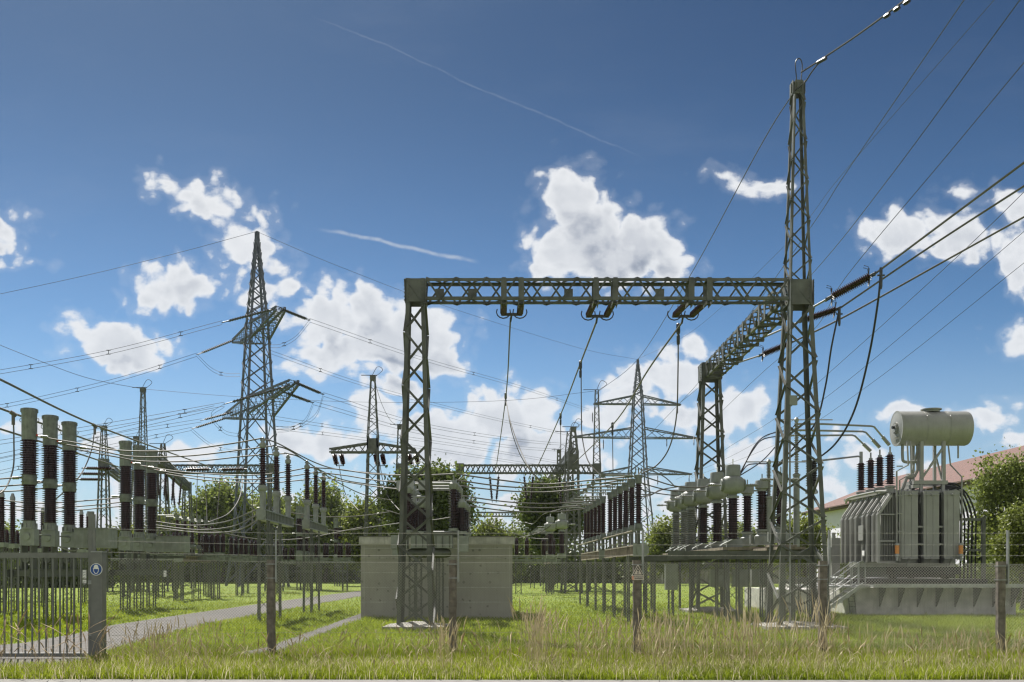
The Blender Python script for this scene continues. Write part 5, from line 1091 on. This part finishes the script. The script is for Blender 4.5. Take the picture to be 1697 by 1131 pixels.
DR = [('dropper from the leftmost conductor curving far right to the farther disconnector row', [(838, 662, 58), (846, 700, 56), (862, 745, 54), (884, 785, 52), (930, 822, 52)]),
      ('inner dropper from the leftmost conductor ending short of the distant small mast', [(838, 662, 58), (850, 722, 58), (870, 768, 58), (902, 806, 60)]),
      ('long dropper hanging straight down from the middle conductor then curving to the disconnector arms', [(963, 606, 45), (963.5, 680, 45), (965, 725, 45), (975, 765, 44), (1000, 793, 43)]),
      ('short vertical dropper from the lower clamp of the middle conductor', [(929, 692, 62), (929.5, 768, 62)]),
      ('short vertical dropper from the lower clamp of the rightmost conductor', [(1015, 706, 57), (1016, 792, 57)]),
      ('heavy dropper from the rightmost pair hanging down and bending left onto the nearer disconnector row', [(1124, 548, 35.6), (1123.5, 620, 35.6), (1121, 690, 35.7), (1110, 740, 35.8), (1090, 770, 36), (1062, 786, 36.1)])]
for lab, pts in DR: cable('dropper_cable', lab, pts, .026, 'cable', 'droppers under the long girder')
# side portal strings and lines
def sstr(label, rod0, a, bb_, g='tension insulators on the side portal'):
    cable('insulator_tie_rod', label + ', tie rods', [rod0, a], .035, 'rod', m='tube'); return string(label, P(*a), P(*bb_), 20, .13, twin=.26, group=g, sg=14)
sstr('highest twin tension insulator right of the mast tower', (1348, 509, 33.6), (1369, 497, 33.4), (1450, 454, 33))
sstr('middle twin tension insulator just right of the mast tower', (1262, 561, 38.2), (1326, 533, 38), (1392, 511, 37.7))
sstr('lowest twin tension insulator left of the mast tower under the side girder', (1218, 603, 42.2), (1258, 590, 42), (1312, 568, 41.8))
cable('line_conductor', 'thick line conductor rising to the upper right, highest of three, from the highest insulator', [(1450, 454, 33), (1573, 362, 30), (1740, 238, 27)], .036, 'conductor', 'thick line conductors at upper right')
cable('line_conductor', 'thick line conductor rising to the right, middle of three', [(1392, 511, 37.7), (1545, 407, 34.5), (1740, 281, 31)], .038, 'conductor', 'thick line conductors at upper right')
cable('line_conductor', 'thick line conductor rising to the right, lowest of three', [(1312, 568, 41.8), (1400, 525, 40), (1560, 436, 37), (1740, 336, 34)], .038, 'conductor', 'thick line conductors at upper right')
cable('dropper_cable', 'long curved black dropper from the highest tension insulator down to the arresters', [(1460, 448, 32.7), (1455, 500, 32.9), (1440, 590, 34), (1416, 680, 36), (1385, 735, 38), (1345, 768, 40)], .036, 'cable', m='black')
cable('dropper_cable', 'shorter curved black dropper from the middle tension insulator behind the mast tower', [(1391, 513, 37.5), (1378, 575, 37.8), (1368, 640, 38.5), (1352, 700, 40), (1322, 735, 41), (1290, 770, 41.5)], .034, 'cable', m='black')
for k, (px, py, d) in enumerate(((1460, 449, 32.7), (1391, 514, 37.5))):
    p = P(px, py, d); b = MB(); b.lathe([(.05, .1), (.055, 0), (.05, -.5), (.03, -.6)], 8, p); b.lathe([(.03, -.12), (.03, .12)], 6, p - V((0, 0, .15)), (1, 0, 0)); tag(b.build('cable_clamp', 'wire', None, True, off=p), ['clamp where the long curved black dropper leaves the highest line conductor', 'clamp where the shorter black dropper leaves the middle line conductor'][k], 'clamp', 'cable clamps')
# bus tubes to transformer
TB = [('upper', [(1320, 703, 42), (1365, 703, 43), (1444, 706.5, 45.5), (1449, 708, 45.6), (1474, 738, 45.6)]), ('second', [(1310, 713, 43), (1365, 714, 44), (1430, 715.5, 46.6), (1435, 717, 46.7), (1458, 742, 46.7)]),
      ('third', [(1300, 722, 44), (1365, 722, 45), (1412, 721.5, 47.8), (1417, 723, 47.9), (1443, 748, 47.9)]), ('lowest', [(1330, 765, 42), (1365, 763, 44), (1422, 756.5, 49), (1427, 758, 49.2), (1427, 766, 49.2)])]
for nm, pts in TB:
    q = [P(*p) for p in pts]; b = MB(); b.tube(q, .045, 8); d_ = (q[-1] - q[-2]).normalized(); b.tube([q[-1] - d_ * .5, q[-1]], .085, 8); tag(b.build('bus_tube', 'tube', None, True, off=q[0]), f'{nm} bent aluminium bus tube running to the transformer bushings', 'bus tube', 'bus tubes to the transformer bushings')
for k, pts in enumerate([[(1228, 783, 37), (1250, 740, 38), (1270, 722, 40), (1300, 714, 42)], [(1226, 784, 36.8), (1248, 746, 38), (1266, 728, 40), (1300, 722, 44)], [(1224, 790, 36.6), (1262, 765, 38.5), (1290, 735, 41), (1318, 704, 42)], [(1226, 787, 36.8), (1238, 772, 38), (1252, 769, 39), (1274, 769, 40)]]):
    cable('jumper_cable', ['uppermost arched jumper cable from the nearest round head toward the mast tower', 'second arched jumper cable just below the uppermost one', 'flatter jumper cable passing under the two arched ones', 'low jumper cable from the round head to the slim grey arrester'][k], pts, .024, 'cable', m='black')
# earth wires of the big mast
TT = P(1323, 122, 32.7)
cable('earth_wire', 'earth wire from the tall mast tip sagging down left to the distant portal mast', [(1316, 152, 32.6), (1256, 250, 38), (1142, 460, 55), (1056, 597, 78), (993, 648, 90)], .018, 'wire', m='wire')
cable('earth_wire', 'thick guy-like wire from the tall mast tip out of the picture at upper right', [(1328, 120, 32.6), (1362, 98, 31.5), (1430, 52, 29.5), (1530, -22, 27)], .03, 'wire', m='wire')
cable('earth_wire', 'slack loop wire beside the tip of the tall mast', [(1362, 98, 31.5), (1345, 120, 32), (1333, 138, 32.3), (1318, 150, 32.6)], .022, 'wire', m='wire')
for (px, py, d, e, lab) in ((1470, 24, 28.4, (1520, -10, 27.3), 'vibration damper hung on the thick upper right wire'), (1357, 101, 31.6, (1366, 96, 31.3), 'wire grip beside the mast tip')):
    p0, p1 = P(px, py, d), P(*e); b = MB(); dv = (p1 - p0)
    for k in range(4): q = p0.lerp(p1, k / 3); b.lathe([(.05, -.1), (.065, 0), (.05, .1)], 8, q - V((0, 0, .04)), dv)
    tag(b.build('line_damper', 'black', None, True, off=p0), lab, 'damper')
# overhead lines from the distant pylon to the upper right
OL = [('thin overhead wire from the distant pylon tip, leftmost at the top edge', [(1056, 596, 206), (1149, 548, 170), (1300, 408, 120), (1395, 290, 95), (1660, -14, 62)], .02),
      ('overhead line that passes closest right of the tall mast tip, leaving at the top edge', [(1080, 717, 206), (1158, 634, 170), (1225, 545, 140), (1345, 375, 100), (1400, 290, 88), (1610, -18, 60)], .032),
      ('overhead line leaving the picture near the upper right corner', [(1127, 668, 203), (1214, 595, 160), (1348, 452, 110), (1470, 300, 80), (1705, -20, 58)], .032),
      ('overhead line leaving at the right edge just under the corner', [(1155, 722, 204), (1261, 620, 150), (1350, 545, 120), (1400, 462, 98), (1576, 250, 74), (1740, 52, 60)], .03),
      ('thin overhead line crossing the three thick conductors at the right', [(1146, 790, 204), (1201, 746, 175), (1290, 690, 140), (1400, 595, 110), (1586, 426, 80), (1740, 276, 65)], .024),
      ('thin overhead line second from below at the right edge', [(1120, 795, 206), (1200, 762, 175), (1290, 712, 140), (1400, 635, 110), (1697, 384, 76), (1740, 348, 70)], .022),
      ('lowest thin overhead line at the right edge', [(1146, 792, 204), (1290, 735, 150), (1438, 640, 112), (1697, 436, 80), (1740, 402, 74)], .022)]
for lab, pts, r in OL: cable('overhead_line', lab, pts, r, 'wire', m='wire', sides=5)
# big pylon: strings and twin bundles
def bundle(label, pts, r=.022, sep=.4, n=8, nsp=3, group='twin conductor bundles of the big pylon', mm='wire'):
    q = spl([P(*p) for p in pts], n); rt = empty('conductor_bundle', q[0], label, 'conductor', group)
    for s in (-1, 1): b = MB(); b.tube([p + V((0, 0, s * sep / 2)) for p in q], r, 4); b.build('conductor', mm, rt, True, off=q[0])
    for k in range(nsp):
        p = q[int((k + .6) * (len(q) - 1) / nsp)]; b = MB(); b.bar(p - V((0, 0, sep / 2)), p + V((0, 0, sep / 2)), .05); b.bar(p + V((-.2, 0, sep / 2)), p + V((.2, 0, sep / 2)), .07); b.bar(p + V((-.2, 0, -sep / 2)), p + V((.2, 0, -sep / 2)), .07); b.build('spacer', mm, rt, off=q[0])
S_ = [((463, 511, 111), (513, 531, 113), 'upper right string from the near tip of the upper pylon crossarm'), ((455, 512, 111), (368, 535, 108), 'dark string going left across the pylon from the near tip of its upper crossarm'),
      ((392, 562, 127), (327, 588, 122), 'string going left from the far tip of the upper pylon crossarm'), ((487, 633, 107), (536, 654, 109), 'outer right string at the near tip of the lower pylon crossarm'),
      ((470, 650, 109), (519, 668, 111), 'inner right string on the lower pylon crossarm'), ((478, 640, 107), (372, 670, 104), 'dark string going left across the pylon from the lower crossarm'),
      ((390, 682, 129), (334, 697, 125), 'left string at the far half of the lower pylon crossarm, upper one'), ((378, 692, 131), (318, 711, 127), 'left string at the far tip of the lower pylon crossarm, lowest one')]
for a, c, lab in S_: string(lab, P(*a), P(*c), 16, .15, twin=.35, group='tension strings of the big pylon', rings=False, sg=7, m='wire')
BL = [('upper bundle running left from the near upper crossarm string', [(368, 535, 108), (180, 584, 104), (-30, 622, 100)]), ('upper bundle running left from the far upper crossarm string', [(327, 588, 122), (200, 628, 118), (60, 662, 114), (-30, 680, 112)]),
      ('topmost bundle running left from the lower crossarm', [(372, 670, 104), (240, 694, 102), (110, 716, 100), (-30, 738, 98)]), ('second bundle running left from the lower crossarm', [(355, 676, 104), (240, 703, 102), (110, 732, 100), (-30, 762, 98)]),
      ('third bundle running left from the far lower crossarm', [(334, 697, 125), (220, 716, 122), (100, 742, 119), (-30, 770, 116)]), ('lowest bundle running left from the far lower crossarm', [(318, 711, 127), (200, 736, 124), (90, 762, 121), (-30, 790, 118)]),
      ('bundle running right from the near upper crossarm string toward the distant pylon', [(513, 531, 113), (700, 595, 140), (860, 641, 170), (976, 680, 204)]), ('bundle leaving the big pylon to the right under its upper crossarm', [(449, 584, 122), (610, 640, 150), (800, 690, 180), (950, 722, 206)]),
      ('outer right bundle from the near lower crossarm tip', [(536, 654, 109), (700, 704, 135), (860, 730, 170), (952, 738, 206)]), ('inner right bundle from the lower crossarm', [(519, 668, 111), (700, 718, 140), (860, 742, 172), (968, 748, 206)]),
      ('bundle emerging right of the pylon body at cable height', [(456, 693, 128), (612, 717, 150), (800, 745, 180), (985, 777, 206)]), ('lowest bundle emerging right of the pylon body', [(456, 709, 130), (612, 729, 155), (800, 758, 182), (996, 788, 206)])]
for lab, pts in BL: bundle(lab, pts)
for k, pts in enumerate([[(513, 533, 113), (490, 560, 114), (465, 573, 116), (446, 574, 119)], [(327, 590, 122), (350, 612, 121), (372, 621, 120), (398, 622, 119)], [(536, 656, 109), (522, 690, 110), (490, 708, 112), (458, 710, 116)], [(519, 670, 111), (505, 698, 112), (480, 712, 113), (460, 714, 116)], [(372, 672, 104), (350, 690, 106), (372, 716, 110), (398, 722, 116)], [(318, 713, 127), (345, 735, 126), (372, 746, 124), (396, 748, 122)]]):
    bundle(['slack jumper loop right under the upper pylon crossarm', 'slack jumper loop left under the upper pylon crossarm', 'outer slack jumper loop right under the lower pylon crossarm', 'inner slack jumper loop right under the lower pylon crossarm', 'slack jumper loop left of the pylon body below the lower crossarm', 'lowest slack jumper loop left of the pylon body'][k], pts, .02, .35, nsp=1, group='slack jumper loops of the big pylon')
cable('earth_wire', 'earth wire from the big pylon tip running left out of the picture', [(425, 384, 119), (300, 418, 115), (150, 455, 110), (-30, 494, 105)], .022, 'wire', m='wire', sides=4)
cable('earth_wire', 'earth wire from the big pylon tip to the distant pylon tip', [(425, 384, 119), (560, 441, 130), (736, 507, 150), (960, 577, 190), (1056, 596, 206)], .022, 'wire', m='wire', sides=4)
cable('earth_wire', 'thin wire coming in from the left edge to the tall slender mast tip', [(-30, 560, 70), (70, 600, 74), (150, 628, 79), (237, 645, 85)], .018, 'wire', m='wire', sides=4)
cable('earth_wire', 'long nearly level wire linking the slender left mast tip with the distant portal mast', [(237, 645, 85), (400, 658, 86), (620, 667, 88), (840, 664, 89), (989, 648, 90)], .014, 'wire', m='wire', sides=4)
cable('earth_wire', 'short sagging wire from the T-armed mast tip to the thin half-hidden mast', [(620, 628, 77.6), (632, 668, 80), (648, 698, 86), (663, 706, 92)], .018, 'wire', m='wire', sides=4)
# distant pylon jumper strings
for k, (px, py) in enumerate(((982, 683), (1123, 669), (950, 729), (1000, 728), (1105, 724), (1150, 722), (1003, 789), (1040, 789), (1090, 787), (1142, 786))):
    p = P(px, py, 205); string(['upper left', 'upper right', 'outermost middle left', 'inner middle left', 'inner middle right', 'outermost middle right', 'outer lower left', 'inner lower left', 'inner lower right', 'outer lower right'][k] + ' hanging string of the distant pylon', p, p - V((0, 0, 2.2)), 8, .14, group='hanging strings of the distant pylon', rings=False, sg=6)
# left strain bus
LB = [('top strain bus cable descending from the upper left corner of the yard', [(-40, 610, 34), (0, 629, 37), (158, 705, 52), (300, 757, 78), (352, 775, 90)], .05), ('middle strain bus cable passing behind the breaker heads', [(-40, 660, 37), (0, 677, 40), (150, 731, 56), (240, 762, 76), (300, 781, 90)], .05), ('lowest strain bus cable passing behind the breaker heads', [(-40, 698, 40), (0, 711, 43), (130, 752, 60), (215, 780, 84), (262, 792, 96)], .05)]
for lab, pts, r in LB: cable('strain_bus', lab, pts, r, 'cable')
cable('dropper_cable', 'dropper hanging from the middle strain bus at the left edge', [(22, 686, 41), (23, 730, 41), (22, 775, 40), (10, 808, 39), (-10, 825, 38)], .03, 'cable'); cable('dropper_cable', 'dropper hanging from the top strain bus and curving behind the third breaker pole', [(157, 706, 52), (152, 745, 50), (135, 785, 47), (112, 810, 46), (92, 828, 46)], .03, 'cable')
for (px, py, d, lab) in ((22, 686, 41, 'clamp with short sleeve on the middle strain bus at the left edge'), (157, 706, 52, 'clamp with short sleeve on the top strain bus')):
    p = P(px, py, d); b = MB(); b.lathe([(.08, -.14), (.09, 0), (.08, .14)], 8, p, (1, .9, -.8)); b.lathe([(.07, -.45), (.07, 0)], 8, p); tag(b.build('cable_clamp', 'cable', None, True, off=p), lab, 'clamp', 'cable clamps')
# bay conductors
def three(labels, pts3, r=.028, name='bay_conductor', group=None):
    for lab, pts in zip(labels, pts3): cable(name, lab, pts, r, 'cable', group)
U = ('upper', 'middle', 'lower')
three([f'{u} of three cables from the nearest breaker heads to the first slim column trio' for u in U], [[(70, 725, 38), (130, 735, 38.5), (200, 747, 38.6), (290, 747, 38), (380, 736, 37), (432, 727, 36.5)], [(96, 735, 39.7), (160, 746, 40.3), (220, 757, 40.6), (310, 756, 40), (400, 746, 39.4), (453, 739, 39)], [(126, 745, 41.4), (190, 757, 42.6), (240, 765, 43), (330, 764, 42.6), (410, 756, 42), (472, 752, 41.8)]])
three([f'{u} of three cables sagging from the first slim column trio to the T-armed mast' for u in U], [[(432, 727, 36.5), (460, 735, 40), (520, 766, 45), (565, 779, 49), (640, 786, 52)], [(453, 739, 39), (480, 747, 42), (530, 779, 47), (575, 797, 51), (640, 806, 54)], [(472, 751, 41.8), (500, 760, 45), (550, 794, 50), (600, 819, 54), (650, 830, 56)]])
three([f'{u} of three cables from the second breaker heads to the second slim column trio' for u in U], [[(222, 770, 47.6), (300, 782, 47), (400, 788, 46), (460, 784, 45), (512, 775, 44.2)], [(244, 777, 49.3), (320, 789, 49), (410, 795, 48), (470, 791, 47), (524, 783, 46.8)], [(264, 784, 51), (340, 796, 50.6), (430, 801, 50), (490, 797, 49.6), (535, 791, 49.4)]])
three([f'{u} of three cables going right from the second slim column trio' for u in U], [[(512, 775, 44.2), (560, 778, 45), (620, 786, 44), (690, 788, 40), (752, 786, 37.5)], [(524, 783, 46.8), (570, 788, 47), (630, 797, 46), (700, 800, 42), (754, 797, 39)], [(535, 791, 49.4), (580, 800, 49), (640, 809, 48), (700, 812, 44), (757, 806, 41)]])
three([f'{u} of three cables entering from the left edge to the nearest breaker middles' for u in U], [[(-30, 796, 36), (0, 794, 37), (36, 791, 38)], [(-30, 808, 38), (20, 805, 39), (72, 800, 39.7)], [(-30, 816, 40), (40, 813, 41), (104, 805, 41.4)]])
three([f'{u} of three cables between the nearest and second breaker trios at half height' for u in U], [[(-30, 826, 44), (60, 834, 45), (130, 831, 46), (200, 825, 47.6)], [(-30, 834, 46), (70, 842, 47), (150, 838, 48), (222, 830, 49.3)], [(-30, 842, 48), (90, 848, 49), (170, 842, 50), (244, 836, 51)]])
three([f'{u} of three sagging bus wires above the low isolators left of the hex-ended girder' for u in U], [[(240, 862, 52), (310, 871, 50), (370, 866, 44), (424, 846, 37)], [(240, 868, 54), (320, 878, 52), (380, 874, 46), (424, 855, 38)], [(240, 872, 56), (330, 883, 54), (390, 880, 48), (428, 862, 39)]], .03)
three([f'{u} of three long wires from the low isolators rising toward the pale building' for u in U], [[(330, 874, 56), (420, 893, 60), (500, 893, 62), (600, 874, 64)], [(480, 850, 60), (540, 857, 62), (600, 855, 64), (650, 848, 66)], [(480, 868, 62), (560, 880, 64), (620, 873, 66), (672, 866, 50)]], .03)
R3 = ('first (highest)', 'second', 'third', 'fourth', 'fifth', 'sixth (lowest)')
PTS = [[(757, 786, 37.5), (830, 796, 38), (900, 803, 38.5), (980, 796, 37.5), (1056, 789, 36)], [(757, 796, 39), (830, 806, 40), (900, 809, 40.5), (980, 803, 39.6), (1046, 794, 38)], [(757, 805, 41), (830, 813, 42), (900, 816, 42.5), (970, 810, 41.6), (1036, 800, 40)],
       [(765, 822, 40), (840, 832, 44), (900, 835, 47), (950, 833, 48), (1000, 829, 48.9)], [(766, 829, 41), (840, 839, 46), (900, 842, 49), (940, 840, 50), (994, 835, 51)], [(768, 837, 42), (840, 847, 47), (900, 849, 50), (940, 847, 52), (988, 841, 53)]]
for nme, pts in zip(R3, PTS): cable('bay_conductor', f'{nme} of six sagging cables from the old breaker to the disconnector rows', pts, .028, 'cable')
PT2 = [[(1062, 788, 36), (1085, 796, 36.5), (1120, 806, 37), (1160, 808, 37.5), (1192, 802, 39.3)], [(1052, 797, 38), (1080, 806, 39), (1110, 813, 40), (1140, 814, 41), (1168, 811, 42.1)], [(1042, 803, 40), (1075, 815, 41), (1105, 820, 43), (1125, 822, 45)], [(1056, 789, 36), (1070, 778, 38), (1100, 790, 42), (1120, 808, 44)], [(1040, 815, 42), (1075, 820, 43), (1100, 811, 44), (1130, 806, 44.6)], [(1032, 826, 43), (1075, 822, 44), (1095, 812, 46), (1120, 815, 47)]]
for k, pts in enumerate(PT2): cable('bay_conductor', ['upper wavy cable from the nearest disconnector head to the middle round-headed transformer', 'cable from the second disconnector head to the farthest round-headed brown transformer', 'sagging cable from the third disconnector head to the pale ribbed transformers', 'arched cable over the nearest disconnector head', 'upward curling cable toward the pale ribbed transformer heads', 'lowest curling cable toward the farthest pale ribbed transformer'][k], pts, .024, 'cable')
PT3 = [[(640, 846, 60), (700, 862, 60), (745, 858, 60), (752, 856, 60)], [(775, 858, 70), (830, 878, 72), (880, 892, 75), (930, 893, 70)], [(860, 892, 74), (900, 880, 72), (935, 850, 70), (960, 835, 66)], [(870, 866, 74), (884, 868, 72), (900, 853, 70), (930, 844, 66)]]
for k, pts in enumerate(PT3): cable('bay_conductor', ['short cable in front of the large dark round tree', 'sagging cable from the old breaker over the right half of the pale building roof', 'curved cable climbing toward the farther disconnector row', 'small slack cable in front of the dark round tree right of the building'][k], pts, .03, 'cable')
# strings on the distant portals and the T mast
def vpair(lab, px, d, zt, dz, g):
    for s, w_ in ((-1, 'left'), (1, 'right')):
        p = V((PX(px, d) + s * .42, d, zt)); string(f'{w_} {lab}', p, p + V((-s * .25, 0, -dz)), 14, .14, group=g, rings=False, sg=8)
vpair('hanging rod at the first bay of the distant portal girder', 819, 89.6, 10.5, 2.6, 'hanging rods of the distant portals'); vpair('hanging rod at the second bay of the distant portal girder', 876, 89.6, 10.5, 2.6, 'hanging rods of the distant portals')
vpair('hanging rod at the third bay of the distant portal girder, near its tall mast', 934, 89.6, 10.5, 3.0, 'hanging rods of the distant portals')
for px, d, nm in ((268, 80, 'first'), (281, 86, 'second'), (293, 92, 'third')): vpair(f'arm of the {nm} V-shaped dark string under the angled portal girder', px, d, 10.1, 2.6, 'V strings under the angled portal girder')
for px, nm in ((352, 'left'), (410, 'right')):
    p = V((PX(px, 89.4), 89.4, 10.85)); string(f'{nm} horizontal insulator seen against the portal girder at the big pylon foot', p, p + V((-2.4, -.6, -.1)), 14, .24, group='horizontal insulators on the left portal', rings=False, sg=10)
for px, nm in ((560, 'left'), (684, 'right'), (628, 'centre')):
    p = V((PX(px, 77.4), 77.2, 10.85)); string(f'insulator pair hanging at the {nm} of the T-armed mast crossarm', p, p + V((.1, .6, -.9)), 8, .2, twin=.55, group='insulator pairs under the T crossarm', rings=False, sg=8)
    cable('dropper_cable', f'dropper cable below the {nm} insulator pair of the T-armed mast', [(px + 1, 766, 77.8), (px + 6, 795, 76), (px + 14, 822, 74), (px + 34, 846, 70)], .03, 'cable')
for k, (px, d) in enumerate(((190, 88), (182, 92), (176, 97))):
    p = P(px, 777 + k * 9, d); string(['first', 'second', 'third'][k] + ' dark string leaving the splayed mast girder to the left', p, p + V((-2.2, -1.5, -.1)), 12, .16, twin=.4, group='strings left of the splayed mast', rings=False, sg=7)
for k, pts in enumerate([[(338, 786, 88), (342, 830, 86), (343, 868, 84)], [(365, 786, 88), (362, 830, 86), (359, 872, 84)], [(403, 786, 88), (398, 822, 80), (380, 850, 70), (345, 866, 60)], [(418, 786, 88), (419, 840, 86), (417, 880, 84)], [(327, 786, 88), (326, 840, 86), (327, 880, 84)]]):
    cable('dropper_cable', ['second hanging cable from the left portal girder', 'third hanging cable from the left portal girder', 'thick curved cable swinging left below the portal girder at the pylon foot', 'rightmost hanging cable from the left portal girder', 'first hanging cable from the left portal girder, farthest left'][k], pts, .035, 'cable')
# ------------------------------------------------------------------ air
hm = bpy.data.materials.new('summer_haze'); nt = nodes(hm); o_ = nt.nodes.new('ShaderNodeOutputMaterial'); v_ = nt.nodes.new('ShaderNodeVolumePrincipled')
v_.inputs['Density'].default_value = .00007; v_.inputs['Color'].default_value = (.80, .88, 1.0, 1); v_.inputs['Anisotropy'].default_value = .3
nt.links.new(v_.outputs[0], o_.inputs['Volume']); M['haze'] = hm
b = MB(); b.box(-130, 150, -45, 250, -1, 50); tag(b.build('haze', 'haze'), kind='stuff')
scene.cycles.volume_bounces = 0; scene.cycles.volume_step_rate = 4
